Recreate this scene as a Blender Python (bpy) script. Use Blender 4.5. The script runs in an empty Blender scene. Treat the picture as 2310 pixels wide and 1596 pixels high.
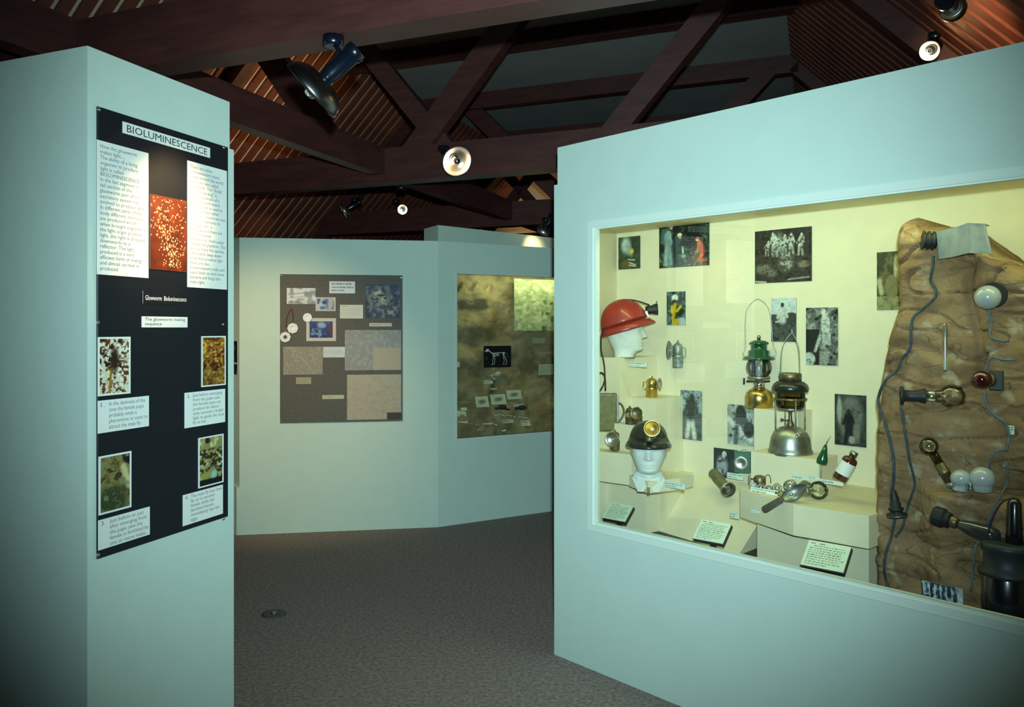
import bpy, bmesh, math, random
import numpy as np
from mathutils import Vector, Matrix, noise as mnoise

# ------------------------------------------------------------------ camera, world, exposure, big lights
SC = bpy.context.scene
COL = SC.collection
FPX, CXP, HYP, EYE = 1750.0, 1155.0, 741.0, 1.55     # focal length in pixels of the 2310x1596 frame, horizon row, eye height

def lin(r, g, b):
    def f(c):
        c = c / 255.0
        return c / 12.92 if c <= 0.04045 else ((c + 0.055) / 1.055) ** 2.4
    return (f(r), f(g), f(b))

cam_d = bpy.data.cameras.new('camera')
cam_d.sensor_fit = 'HORIZONTAL'; cam_d.sensor_width = 36.0
cam_d.lens = FPX / 2310.0 * 36.0
cam_d.shift_y = -(798.0 - HYP) / 2310.0
cam_d.clip_start = 0.02
cam = bpy.data.objects.new('camera', cam_d); COL.objects.link(cam)
cam.location = (0, 0, EYE); cam.rotation_euler = (math.pi / 2, 0, 0)
SC.camera = cam

wd = bpy.data.worlds.new('world'); SC.world = wd; wd.use_nodes = True
wd.node_tree.nodes['Background'].inputs[0].default_value = (0.55, 0.75, 1.0, 1)
wd.node_tree.nodes['Background'].inputs[1].default_value = 0.012

SC.view_settings.view_transform = 'Standard'
SC.view_settings.look = 'None'
SC.view_settings.gamma = 1.0
SC.view_settings.use_curve_mapping = False
SC.view_settings.exposure = 0.0

def add_light(name, kind, loc, power, color, parent=None, **kw):
    l = bpy.data.lights.new(name, kind); l.energy = power; l.color = color
    for k, v in kw.items(): setattr(l, k, v)
    o = bpy.data.objects.new(name, l); COL.objects.link(o); o.location = loc
    if parent: o.parent = parent
    return o

# the photographer's flash gun, on the camera's shoe
fl = add_light('camera_flash', 'SPOT', (0.03, -0.04, EYE + 0.13), 560, (0.68, 1.0, 1.03),
               spot_size=math.radians(83), spot_blend=1.0, shadow_soft_size=0.02)
fl.rotation_euler = (math.radians(90.0), 0, math.radians(0.8))

# ------------------------------------------------------------------ helpers
def ray(x, y): return Vector(((x - CXP) / FPX, 1.0, -(y - HYP) / FPX))
def at(x, y, D):
    r = ray(x, y); return Vector((r.x * D, D, EYE + r.z * D))

class Fr:
    """a vertical wall plane: s runs along it, d goes into it, z is up"""
    def __init__(self, o, xd):
        self.o = Vector((o[0], o[1])); self.x = Vector((xd[0], xd[1])).normalized()
        self.y = Vector((-self.x.y, self.x.x))
    def px(self, x, y, d=0.0):
        r = ray(x, y); r2 = Vector((r.x, r.y))
        t = (d + self.o.dot(self.y)) / r2.dot(self.y)
        p = r2 * t - self.o
        return p.dot(self.x), EYE + r.z * t
    def P(self, s, d, z):
        p = self.o + self.x * s + self.y * d
        return Vector((p.x, p.y, z))
    def M(self, s=0, d=0, z=0, rz=0.0):
        p = self.P(s, d, z)
        m = Matrix(((self.x.x, self.y.x, 0, p.x), (self.x.y, self.y.y, 0, p.y), (0, 0, 1, p.z), (0, 0, 0, 1)))
        return m @ Matrix.Rotation(rz, 4, 'Z')

def axM(p, d, up=(0, 0, 1)):
    z = Vector(d).normalized(); u = Vector(up)
    if abs(z.dot(u)) > 0.98: u = Vector((0, 1, 0))
    x = u.cross(z).normalized(); y = z.cross(x)
    m = Matrix((x, y, z)).transposed().to_4x4(); m.translation = Vector(p)
    return m

class MB:
    def __init__(self): self.v = []; self.f = []; self.s = []
    def add(self, vs, fs, sm=False):
        b = len(self.v); self.v += [tuple(v) for v in vs]
        for f in fs: self.f.append(tuple(i + b for i in f)); self.s.append(sm)
        return self
    def box(self, x0, x1, y0, y1, z0, z1, M=None):
        vs = [Vector((x, y, z)) for z in (z0, z1) for y in (y0, y1) for x in (x0, x1)]
        if M is not None: vs = [M @ v for v in vs]
        return self.add(vs, [(0, 2, 3, 1), (4, 5, 7, 6), (0, 1, 5, 4), (2, 6, 7, 3), (0, 4, 6, 2), (1, 3, 7, 5)])
    def cbox(self, x0, x1, y0, y1, z0, z1, c, M=None):
        """box with chamfered edges all round its z faces"""
        rings = []
        for z, k in ((z0, c), (z0 + c, 0), (z1 - c, 0), (z1, c)):
            a, b, e, g = x0 + k, x1 - k, y0 + k, y1 - k
            rings.append([Vector(q) for q in ((a + c, e, z), (b - c, e, z), (b, e + c, z), (b, g - c, z), (b - c, g, z), (a + c, g, z), (a, g - c, z), (a, e + c, z))])
        if M is not None: rings = [[M @ q for q in r] for r in rings]
        return self.rings(rings, False)
    def rings(self, rings, sm=True, cap0=True, cap1=True, closed=True):
        n = len(rings[0]); vs = [v for r in rings for v in r]; fs = []
        for i in range(len(rings) - 1):
            for j in range(n if closed else n - 1):
                k = (j + 1) % n
                fs.append((i * n + j, i * n + k, (i + 1) * n + k, (i + 1) * n + j))
        b = len(self.f)
        self.add(vs, fs, sm)
        off = len(self.v) - len(vs)
        if cap0: self.f.append(tuple(off + i for i in reversed(range(n)))); self.s.append(False)
        if cap1: self.f.append(tuple(off + (len(rings) - 1) * n + i for i in range(n))); self.s.append(False)
        return self
    def prism(self, poly, z0, z1, M=None):
        a = [Vector((p[0], p[1], z0)) for p in poly]; b = [Vector((p[0], p[1], z1)) for p in poly]
        if M is not None: a = [M @ q for q in a]; b = [M @ q for q in b]
        return self.rings([a, b], False)
    def lathe(self, prof, M=None, n=24, cap0=True, cap1=True, sx=1.0, sm=True):
        rs = []
        for r, z in prof:
            r = max(r, 1e-4)
            ring = [Vector((sx * r * math.cos(2 * math.pi * k / n), r * math.sin(2 * math.pi * k / n), z)) for k in range(n)]
            rs.append([M @ q for q in ring] if M is not None else ring)
        return self.rings(rs, sm, cap0, cap1)
    def tube(self, pts, r, n=8, sm=True, caps=True):
        pts = [Vector(p) for p in pts]; rr = r if isinstance(r, (list, tuple)) else [r] * len(pts)
        rs = []; up = None
        for i, p in enumerate(pts):
            t = (pts[min(i + 1, len(pts) - 1)] - pts[max(i - 1, 0)]).normalized()
            if up is None:
                up = Vector((0, 0, 1)) if abs(t.z) < 0.9 else Vector((0, 1, 0))
            x = up.cross(t)
            if x.length < 1e-5: x = Vector((1, 0, 0)).cross(t)
            x.normalize(); y = t.cross(x).normalized(); up = y
            rs.append([p + (x * math.cos(2 * math.pi * k / n) + y * math.sin(2 * math.pi * k / n)) * rr[i] for k in range(n)])
        return self.rings(rs, sm, caps, caps)
    def ball(self, c, r, M=None, n=20, m=12, sc=(1, 1, 1)):
        c = Vector(c)
        rs = []
        for i in range(m + 1):
            th = math.pi * i / m; z = -math.cos(th); q = max(math.sin(th), 1e-3)
            ring = [c + Vector((sc[0] * r * q * math.cos(2 * math.pi * k / n), sc[1] * r * q * math.sin(2 * math.pi * k / n), sc[2] * r * z)) for k in range(n)]
            rs.append([M @ p for p in ring] if M is not None else ring)
        return self.rings(rs, True, True, True)
    def beam(self, p0, p1, w, h, up=(0, 0, 1)):
        """timber from p0 to p1; w across, h along 'up'"""
        p0 = Vector(p0); p1 = Vector(p1); t = (p1 - p0).normalized()
        x = Vector(up).cross(t)
        if x.length < 1e-4: x = Vector((1, 0, 0))
        x.normalize(); y = t.cross(x).normalized()
        ring = lambda p: [p + x * (a * w / 2) + y * (b * h / 2) for a, b in ((-1, -1), (1, -1), (1, 1), (-1, 1))]
        return self.rings([ring(p0), ring(p1)], False)
    def build(self, name, mat, parent=None, colors=None):
        me = bpy.data.meshes.new(name); me.from_pydata(self.v, [], self.f)
        me.polygons.foreach_set('use_smooth', self.s)
        if colors is not None:
            at_ = me.color_attributes.new('col', 'FLOAT_COLOR', 'POINT')
            at_.data.foreach_set('color', np.asarray(colors, dtype=np.float32).ravel())
        me.materials.append(mat); me.update()
        bm = bmesh.new(); bm.from_mesh(me); bmesh.ops.recalc_face_normals(bm, faces=bm.faces); bm.to_mesh(me); bm.free()
        o = bpy.data.objects.new(name, me); COL.objects.link(o)
        if parent is not None: o.parent = parent
        return o

def tag(o, label=None, cat=None, group=None, kind=None):
    if label: o['label'] = label
    if cat: o['category'] = cat
    if group: o['group'] = group
    if kind: o['kind'] = kind
    return o

def thing(name, label, cat, M=None, group=None):
    o = bpy.data.objects.new(name, None); COL.objects.link(o); o.empty_display_size = 0.05
    if M is not None: o.matrix_world = M
    return tag(o, label, cat, group)

def place(o, M):
    o.matrix_world = M
    return o

def smooth_pts(pts, k=6):
    """Catmull-Rom through pts"""
    P = [Vector(p) for p in pts]; out = []
    Q = [P[0] * 2 - P[1]] + P + [P[-1] * 2 - P[-2]]
    for i in range(1, len(Q) - 2):
        a, b, c, d = Q[i - 1], Q[i], Q[i + 1], Q[i + 2]
        for j in range(k):
            t = j / k
            out.append(0.5 * ((2 * b) + (c - a) * t + (2 * a - 5 * b + 4 * c - d) * t * t + (3 * b - a - 3 * c + d) * t ** 3))
    out.append(P[-1])
    return out

# ------------------------------------------------------------------ materials
def new_mat(name):
    m = bpy.data.materials.new(name); m.use_nodes = True
    return m, m.node_tree, m.node_tree.nodes['Principled BSDF']

def pm(name, col, rough=0.6, metal=0.0, var=0.0, scale=20.0, bump=0.0, bscale=200.0, spec=0.5, col2=None, stretch=None, coat=0.0):
    m, nt, b = new_mat(name)
    b.inputs['Base Color'].default_value = (*col, 1); b.inputs['Roughness'].default_value = rough
    b.inputs['Metallic'].default_value = metal; b.inputs['Specular IOR Level'].default_value = spec
    if coat: b.inputs['Coat Weight'].default_value = coat; b.inputs['Coat Roughness'].default_value = 0.08
    tc = nt.nodes.new('ShaderNodeTexCoord'); src = tc.outputs['Object']
    if stretch:
        mp = nt.nodes.new('ShaderNodeMapping'); mp.inputs['Scale'].default_value = stretch
        nt.links.new(src, mp.inputs[0]); src = mp.outputs[0]
    if var > 0 or col2:
        n = nt.nodes.new('ShaderNodeTexNoise'); n.inputs['Scale'].default_value = scale; n.inputs['Detail'].default_value = 6
        nt.links.new(src, n.inputs['Vector'])
        r = nt.nodes.new('ShaderNodeValToRGB')
        c2 = col2 if col2 else tuple(c * (1 - var) for c in col); c1 = col if col2 else tuple(min(1, c * (1 + var)) for c in col)
        r.color_ramp.elements[0].position = 0.36; r.color_ramp.elements[1].position = 0.64
        r.color_ramp.elements[0].color = (*c2, 1); r.color_ramp.elements[1].color = (*c1, 1)
        nt.links.new(n.outputs['Fac'], r.inputs[0]); nt.links.new(r.outputs[0], b.inputs['Base Color'])
    if bump > 0:
        n2 = nt.nodes.new('ShaderNodeTexNoise'); n2.inputs['Scale'].default_value = bscale; n2.inputs['Detail'].default_value = 4
        nt.links.new(src, n2.inputs['Vector'])
        bp = nt.nodes.new('ShaderNodeBump'); bp.inputs['Strength'].default_value = bump; bp.inputs['Distance'].default_value = 0.01
        nt.links.new(n2.outputs['Fac'], bp.inputs['Height']); nt.links.new(bp.outputs[0], b.inputs['Normal'])
    return m

def glass_mat(name, tint=(1, 1, 1), refl=1.0, rough=0.02, ior=1.45, base=0.0):
    m = bpy.data.materials.new(name); m.use_nodes = True; nt = m.node_tree; nt.nodes.clear()
    o = nt.nodes.new('ShaderNodeOutputMaterial'); mx = nt.nodes.new('ShaderNodeMixShader')
    tr = nt.nodes.new('ShaderNodeBsdfTransparent'); tr.inputs[0].default_value = (*tint, 1)
    gl = nt.nodes.new('ShaderNodeBsdfGlossy'); gl.inputs['Roughness'].default_value = rough; gl.inputs[0].default_value = (refl, refl, refl, 1)
    fr = nt.nodes.new('ShaderNodeFresnel'); fr.inputs[0].default_value = ior
    fac = fr.outputs[0]
    if base:
        ad = nt.nodes.new('ShaderNodeMath'); ad.operation = 'ADD'; ad.inputs[1].default_value = base
        nt.links.new(fac, ad.inputs[0]); fac = ad.outputs[0]
    nt.links.new(fac, mx.inputs[0]); nt.links.new(tr.outputs[0], mx.inputs[1]); nt.links.new(gl.outputs[0], mx.inputs[2])
    nt.links.new(mx.outputs[0], o.inputs[0])
    return m

def emit_mat(name, col, strength):
    m, nt, b = new_mat(name)
    b.inputs['Base Color'].default_value = (*col, 1)
    b.inputs['Emission Color'].default_value = (*col, 1); b.inputs['Emission Strength'].default_value = strength
    return m

def print_mat(name, rough=0.45, coat=0.0):
    """a printed picture: flat ink colours carried by the mesh"""
    m, nt, b = new_mat(name)
    a = nt.nodes.new('ShaderNodeVertexColor'); a.layer_name = 'col'
    nt.links.new(a.outputs[0], b.inputs['Base Color']); b.inputs['Roughness'].default_value = rough
    b.inputs['Specular IOR Level'].default_value = 0.35
    if coat: b.inputs['Coat Weight'].default_value = coat
    return m

M = {}
M['wall'] = pm('painted_hardboard', (0.565, 0.70, 0.635), 0.75, var=0.012, scale=9, bump=0.06, bscale=260)
M['wall_lit'] = pm('painted_hardboard_lit', (0.62, 0.80, 0.70), 0.75, var=0.012, scale=9, bump=0.06, bscale=260)  # same paint made paler, standing in for missing room light
M['cream'] = pm('cream_paint', (0.80, 0.74, 0.53), 0.7, var=0.02, scale=12, bump=0.08, bscale=320)
M['trim'] = pm('trim_paint', (0.70, 0.80, 0.72), 0.5)
M['timber'] = pm('stained_timber', (0.080, 0.023, 0.019), 0.5, col2=(0.054, 0.016, 0.014), scale=3.0, stretch=(1.5, 1.5, 9), bump=0.15, bscale=30)
M['slat'] = pm('red_batten', (0.20, 0.055, 0.03), 0.55, col2=(0.12, 0.032, 0.02), scale=4)
M['slatback'] = pm('lit_batten_backing', (0.78, 0.66, 0.54), 0.8)  # backing coloured pale in place of lamplight on the slats
M['greyceil'] = pm('grey_ceiling_board', (0.30, 0.30, 0.29), 0.9, var=0.06, scale=3)
M['darkwall'] = pm('dark_boarding', (0.03, 0.018, 0.017), 0.8)
M['gable'] = pm('cream_gable', (0.62, 0.52, 0.38), 0.8)
M['carpet'] = pm('brown_carpet', (0.42, 0.335, 0.295), 0.95, col2=(0.25, 0.20, 0.18), scale=55, bump=0.6, bscale=400, spec=0.1)
M['black'] = pm('black_paint', (0.012, 0.013, 0.016), 0.5)
M['blackboard'] = pm('navy_black_board', (0.005, 0.007, 0.013), 0.42, spec=0.3)
M['greyboard'] = pm('grey_pinboard', (0.105, 0.10, 0.080), 0.65, var=0.12, scale=60)
M['card'] = pm('white_card', (0.80, 0.83, 0.79), 0.6)
M['ink'] = pm('black_ink', (0.02, 0.02, 0.024), 0.7)
M['greyink'] = pm('grey_ink', (0.14, 0.16, 0.17), 0.7)
M['whiteink'] = pm('white_ink', (0.85, 0.85, 0.82), 0.7)
M['chrome'] = pm('chrome', (0.75, 0.76, 0.77), 0.18, 1.0)
M['steel'] = pm('dull_steel', (0.36, 0.38, 0.37), 0.42, 1.0, var=0.15, scale=40)
M['zinc'] = pm('grey_zinc', (0.30, 0.34, 0.32), 0.5, 0.75, var=0.25, scale=50)
M['brass'] = pm('brass', (0.56, 0.40, 0.13), 0.28, 1.0, var=0.18, scale=40)
M['bronze'] = pm('tarnished_bronze', (0.20, 0.16, 0.09), 0.45, 0.8, var=0.3, scale=50)
M['olive'] = pm('olive_tin', (0.16, 0.145, 0.05), 0.5, 0.2, var=0.2, scale=35)
M['green'] = pm('green_enamel', (0.006, 0.07, 0.028), 0.18, coat=0.5)
M['greentin'] = pm('green_tin', (0.02, 0.12, 0.07), 0.35)
M['foam'] = pm('white_foam', (0.74, 0.80, 0.77), 0.85, bump=0.35, bscale=300)
M['red'] = pm('red_helmet', (0.40, 0.018, 0.016), 0.35, col2=(0.30, 0.03, 0.02), scale=14, coat=0.3)
M['blackgloss'] = pm('black_helmet', (0.010, 0.016, 0.015), 0.3, coat=0.3, var=0.3, scale=20)
M['rubber'] = pm('black_rubber', (0.012, 0.014, 0.017), 0.55)
M['cable'] = pm('grey_blue_cable', (0.035, 0.055, 0.075), 0.6, var=0.3, scale=60)
M['cable2'] = pm('pale_blue_cable', (0.12, 0.16, 0.18), 0.6, var=0.2, scale=60)
M['amber'] = pm('brown_bottle_glass', (0.07, 0.018, 0.006), 0.12, coat=0.6)
M['redbulb'] = pm('dark_red_bulb', (0.045, 0.004, 0.006), 0.1, coat=0.8)
M['darkbulb'] = pm('smoky_bulb', (0.035, 0.035, 0.042), 0.12, coat=0.6)
M['opal'] = pm('opal_glass', (0.40, 0.44, 0.48), 0.22, coat=0.5)
M['porcelain'] = pm('porcelain', (0.36, 0.40, 0.42), 0.3)
M['bluetin'] = pm('worn_blue_grey_tin', (0.24, 0.28, 0.34), 0.55, 0.15, col2=(0.11, 0.15, 0.24), scale=12)
M['spotblue'] = pm('blue_black_enamel', (0.003, 0.006, 0.014), 0.25, coat=0.4)
M['dish'] = pm('silvered_reflector', (0.50, 0.48, 0.45), 0.34, 1.0)
M['dishdark'] = pm('smoked_reflector', (0.16, 0.15, 0.15), 0.3, 1.0)
M['glass'] = glass_mat('case_glass', (0.97, 0.99, 0.97), 1.0, 0.01, 1.45, 0.035)
M['bulb'] = glass_mat('clear_bulb_glass', (0.90, 0.93, 0.90), 1.0, 0.03, 1.5, 0.05)
M['smoke'] = glass_mat('sooted_glass', (0.42, 0.36, 0.16), 0.9, 0.06, 1.45, 0.03)
M['frosty'] = glass_mat('cloudy_glass', (0.70, 0.76, 0.72), 1.0, 0.25, 1.45, 0.22)
M['darkmetal'] = pm('dark_blue_metal', (0.035, 0.048, 0.060), 0.5, 0.3, var=0.2, scale=25)
M['wood'] = pm('raw_wood', (0.30, 0.20, 0.10), 0.6, var=0.2, scale=30)
M['handle'] = pm('brown_handle', (0.10, 0.085, 0.06), 0.4, var=0.2, scale=30)
M['redcord'] = pm('red_cord', (0.22, 0.02, 0.03), 0.7)
M['blobwhite'] = pm('blob_white', (0.85, 0.87, 0.85), 0.3)
M['print'] = print_mat('printed_picture', 0.55)
M['gloss'] = print_mat('glossy_photo', 0.3)
def rock_mat(name, c0, c1, c2, sc, crack=1.0):
    m, nt, b = new_mat(name); b.inputs['Roughness'].default_value = 0.9; b.inputs['Specular IOR Level'].default_value = 0.2
    tc = nt.nodes.new('ShaderNodeTexCoord')
    def rmp(scale, lo, hi, a, c, det=8):
        n = nt.nodes.new('ShaderNodeTexNoise'); n.inputs['Scale'].default_value = scale; n.inputs['Detail'].default_value = det; nt.links.new(tc.outputs['Object'], n.inputs['Vector'])
        r = nt.nodes.new('ShaderNodeValToRGB'); r.color_ramp.elements[0].position = lo; r.color_ramp.elements[1].position = hi
        r.color_ramp.elements[0].color = (*a, 1); r.color_ramp.elements[1].color = (*c, 1); nt.links.new(n.outputs['Fac'], r.inputs[0]); return n, r
    _, r1 = rmp(sc, .38, .62, c0, c1); _, r2 = rmp(sc * 2.3, .58, .70, (0, 0, 0), (1, 1, 1))
    mx = nt.nodes.new('ShaderNodeMix'); mx.data_type = 'RGBA'; mx.inputs[7].default_value = (*c2, 1)
    nt.links.new(r2.outputs[0], mx.inputs[0]); nt.links.new(r1.outputs[0], mx.inputs[6]); nt.links.new(mx.outputs[2], b.inputs['Base Color'])
    mp = nt.nodes.new('ShaderNodeMapping'); mp.inputs['Scale'].default_value = (1.0, 1.0, 2.6); nt.links.new(tc.outputs['Object'], mp.inputs[0])
    n4 = nt.nodes.new('ShaderNodeTexNoise'); n4.inputs['Scale'].default_value = sc * 0.62; n4.inputs['Detail'].default_value = 2; nt.links.new(mp.outputs[0], n4.inputs['Vector'])
    cr = nt.nodes.new('ShaderNodeValToRGB'); cr.color_ramp.elements[0].position = .492; cr.color_ramp.elements[1].position = .508; cr.color_ramp.elements[0].color = (1, 1, 1, 1); cr.color_ramp.elements[1].color = (1, 1, 1, 1)
    e = cr.color_ramp.elements.new(.50); e.color = (.42, .38, .35, 1); nt.links.new(n4.outputs['Fac'], cr.inputs[0])
    ml = nt.nodes.new('ShaderNodeMix'); ml.data_type = 'RGBA'; ml.blend_type = 'MULTIPLY'; ml.inputs[0].default_value = crack
    nt.links.new(mx.outputs[2], ml.inputs[6]); nt.links.new(cr.outputs[0], ml.inputs[7]); nt.links.new(ml.outputs[2], b.inputs['Base Color'])
    n3, _ = rmp(sc * 8, 0, 1, (0, 0, 0), (1, 1, 1)); bp = nt.nodes.new('ShaderNodeBump'); bp.inputs['Strength'].default_value = 0.7; bp.inputs['Distance'].default_value = 0.012
    nt.links.new(n3.outputs['Fac'], bp.inputs['Height']); nt.links.new(bp.outputs[0], b.inputs['Normal'])
    return m
M['rock'] = rock_mat('brown_rock', (0.21, 0.128, 0.066), (0.33, 0.215, 0.118), (0.44, 0.37, 0.25), 6.0, 0.75)
M['rock2'] = rock_mat('olive_rock', (0.20, 0.17, 0.085), (0.36, 0.31, 0.17), (0.27, 0.17, 0.075), 5.0, 0.0)
M['bone'] = pm('old_bone', (0.50, 0.46, 0.34), 0.6, var=0.2, scale=60)
M['dust'] = pm('dark_feather', (0.03, 0.022, 0.018), 0.8)
# ------------------------------------------------------------------ printed pictures: a tiny painter for ink colours on a grid
class Pic:
    def __init__(self, w, h, bg, seed=0):
        self.w, self.h = w, h
        self.u, self.v = np.meshgrid(np.linspace(0, 1, w), np.linspace(0, 1, h))   # v = 0 at the foot
        self.im = np.zeros((h, w, 3)); self.im[:] = np.array(bg, float)
        self.rng = np.random.default_rng(seed); self.asp = w / h
    def _mix(self, m, c): self.im = self.im * (1 - m[..., None]) + np.array(c, float) * m[..., None]; return self
    def ell(self, cx, cy, rx, ry, c, soft=0.25, rot=0.0, op=1.0):
        x = (self.u - cx) * self.asp; y = self.v - cy; a = math.radians(rot)
        X = (x * math.cos(a) + y * math.sin(a)) / (rx * self.asp); Y = (-x * math.sin(a) + y * math.cos(a)) / ry
        d = np.sqrt(X * X + Y * Y); return self._mix(op * np.clip((1 + soft / 2 - d) / soft, 0, 1), c)
    def seg(self, x0, y0, x1, y1, w, c, op=1.0):
        ax, ay, bx, by = x0 * self.asp, y0, x1 * self.asp, y1
        px, py = self.u * self.asp, self.v
        L = (bx - ax) ** 2 + (by - ay) ** 2 + 1e-9
        t = np.clip(((px - ax) * (bx - ax) + (py - ay) * (by - ay)) / L, 0, 1)
        d = np.hypot(px - ax - t * (bx - ax), py - ay - t * (by - ay))
        return self._mix(op * np.clip(1.5 - d / w, 0, 1), c)
    def rect(self, x0, y0, x1, y1, c, op=1.0):
        return self._mix(op * ((self.u >= x0) & (self.u <= x1) & (self.v >= y0) & (self.v <= y1)).astype(float), c)
    def noise(self, cells, seed=None):
        r = np.random.default_rng(seed) if seed is not None else self.rng
        cy = max(2, int(cells / self.asp)); g = r.random((cy + 2, cells + 2))
        X = self.u * cells; Y = self.v * cy; i = X.astype(int); j = Y.astype(int); fx = X - i; fy = Y - j
        fx = fx * fx * (3 - 2 * fx); fy = fy * fy * (3 - 2 * fy)
        return (g[j, i] * (1 - fx) + g[j, i + 1] * fx) * (1 - fy) + (g[j + 1, i] * (1 - fx) + g[j + 1, i + 1] * fx) * fy
    def mottle(self, c, cells=10, lo=0.45, hi=0.75, op=1.0, mask=None):
        n = (self.noise(cells) * 2 + self.noise(cells * 2)) / 3
        m = np.clip((n - lo) / (hi - lo), 0, 1) * op
        if mask is not None: m = m * mask
        return self._mix(m, c)
    def lines(self, rows, c, x0=0.06, x1=0.94, y0=0.08, y1=0.9, fill=0.55, op=0.8, head=False):
        """rows of writing too small to read"""
        for k in range(rows):
            y = y1 - (k + 0.5) * (y1 - y0) / rows; hh = 0.23 * (y1 - y0) / rows
            if head and k == 0:
                self.rect(x0, y - hh, x0 + 0.12, y + hh, c, op); self.rect(x0 + 0.2, y - hh, x0 + 0.34, y + hh, c, op); continue
            x = x0 + (0.1 if head and k == 1 else 0); end = x1 - self.rng.random() * 0.12
            if k == rows - 1: end = x0 + (x1 - x0) * 0.6
            while x < end:
                l = 0.02 + self.rng.random() * 0.07
                self.rect(x, y - hh, min(x + l, end), y + hh, c, op * (0.7 + 0.3 * self.rng.random())); x += l + 0.022
        return self
    def tex(self, amp=0.3, cells=22):
        n = (self.noise(cells) + self.noise(cells * 2) + self.noise(max(4, cells // 3))) / 3
        self.im = np.clip(self.im * (1 + amp * 2 * (n - 0.5))[..., None] + (n - 0.5)[..., None] * 40 * amp, 0, 255); return self
    def border(self, t, c=(232, 236, 228)):
        tx = t / self.asp
        return self._mix(((self.u < tx) | (self.u > 1 - tx) | (self.v < t) | (self.v > 1 - t)).astype(float), c)
    def person(self, cx, foot, h, top, legs, head, lean=0.0, arm=True):
        """small standing figure"""
        w = h * 0.10
        hip = (cx, foot + h * 0.48); sh = (cx + lean * h, foot + h * 0.80)
        k = 1 / self.asp
        self.seg(cx - 0.09 * h * k, foot, hip[0] - 0.02 * k, hip[1], w * 0.55, legs); self.seg(cx + 0.10 * h * k, foot, hip[0] + 0.02 * k, hip[1], w * 0.55, legs)
        self.seg(hip[0], hip[1], sh[0], sh[1], w * 1.05, top)
        if arm:
            self.seg(sh[0] - 0.07 * h * k, sh[1], cx - 0.15 * h * k, foot + h * 0.55, w * 0.4, top); self.seg(sh[0] + 0.07 * h * k, sh[1], cx + 0.15 * h * k, foot + h * 0.58, w * 0.4, top)
        self.ell(sh[0], sh[1] + h * 0.13, 0.055 * h * k, 0.07 * h, head)
        return self

def srgb2lin(a):
    a = np.clip(a / 255.0, 0, 1)
    return np.where(a <= 0.04045, a / 12.92, ((a + 0.055) / 1.055) ** 2.4)

def pic_mesh(pic, w, h, t=0.004, shape=None):
    """card of w x h metres in local x,z (origin bottom left, front at y=0, thickness t behind)"""
    mb = MB(); nw, nh = pic.w, pic.h
    vs = [(i / (nw - 1) * w, 0.0, j / (nh - 1) * h) for j in range(nh) for i in range(nw)]
    fs = [(j * nw + i, j * nw + i + 1, (j + 1) * nw + i + 1, (j + 1) * nw + i) for j in range(nh - 1) for i in range(nw - 1)
          if shape is None or shape((i + .5) / (nw - 1), (j + .5) / (nh - 1))]
    mb.add(vs, fs)
    lc = np.ones((nw * nh, 4)); lc[:, :3] = srgb2lin(pic.im).reshape(-1, 3)
    n0 = len(mb.v); mb.box(0, w, 0.0004, t, 0, h) if shape is None else None
    ec = np.ones((len(mb.v) - n0, 4)); ec[:, :3] = 0.35
    return mb, np.vstack([lc, ec])

def pic_obj(name, pic, w, h, parent=None, mat='print', t=0.004, shape=None):
    mb, cols = pic_mesh(pic, w, h, t, shape)
    me = bpy.data.meshes.new(name); me.from_pydata(mb.v, [], mb.f)
    a = me.color_attributes.new('col', 'FLOAT_COLOR', 'POINT'); a.data.foreach_set('color', cols.astype(np.float32).ravel())
    me.materials.append(M[mat]); me.update()
    o = bpy.data.objects.new(name, me); COL.objects.link(o)
    if parent is not None: o.parent = parent
    return o

def text_obj(name, body, box, mat, parent=None, size=1.0, space=1.0, bold=0.0, y=-0.0012, fit='both', align='LEFT'):
    """lettering fitted in box (x0,x1,z0,z1) on a local x,z plane facing -y"""
    cu = bpy.data.curves.new(name, 'FONT'); cu.body = body; cu.size = 1.0; cu.space_line = space; cu.resolution_u = 2
    cu.offset = bold; cu.align_x = align
    to = bpy.data.objects.new(name, cu); COL.objects.link(to)
    dg = bpy.context.evaluated_depsgraph_get()
    me = bpy.data.meshes.new_from_object(to.evaluated_get(dg))
    bpy.data.objects.remove(to); bpy.data.curves.remove(cu)
    n = len(me.vertices); co = np.zeros(n * 3); me.vertices.foreach_get('co', co); co = co.reshape(-1, 3)
    lo, hi = co.min(0), co.max(0)
    x0, x1, z0, z1 = box
    kx = (x1 - x0) / (hi[0] - lo[0]); kz = (z1 - z0) / (hi[1] - lo[1])
    out = np.zeros_like(co)
    out[:, 0] = x0 + (co[:, 0] - lo[0]) * kx; out[:, 1] = y; out[:, 2] = z0 + (co[:, 1] - lo[1]) * kz
    me.vertices.foreach_set('co', out.ravel()); me.materials.clear(); me.materials.append(M[mat]); me.update()
    o = bpy.data.objects.new(name, me); COL.objects.link(o)
    if parent is not None: o.parent = parent
    return o

# ------------------------------------------------------------------ frames of the place
AX = Vector((0.3665, 0.9304)); BX = Vector((0.9304, -0.3665))       # the roof runs along AX; trusses span along BX
def ab(a, b, z): p = AX * a + BX * b; return Vector((p.x, p.y, z))
def tb(x, y, a):
    """pixel -> (b, z) on the truss plane at distance a along the roof"""
    r = ray(x, y); t = a / (r.x * AX.x + r.y * AX.y); return t * (r.x * BX.x + r.y * BX.y), EYE + r.z * t

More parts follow.
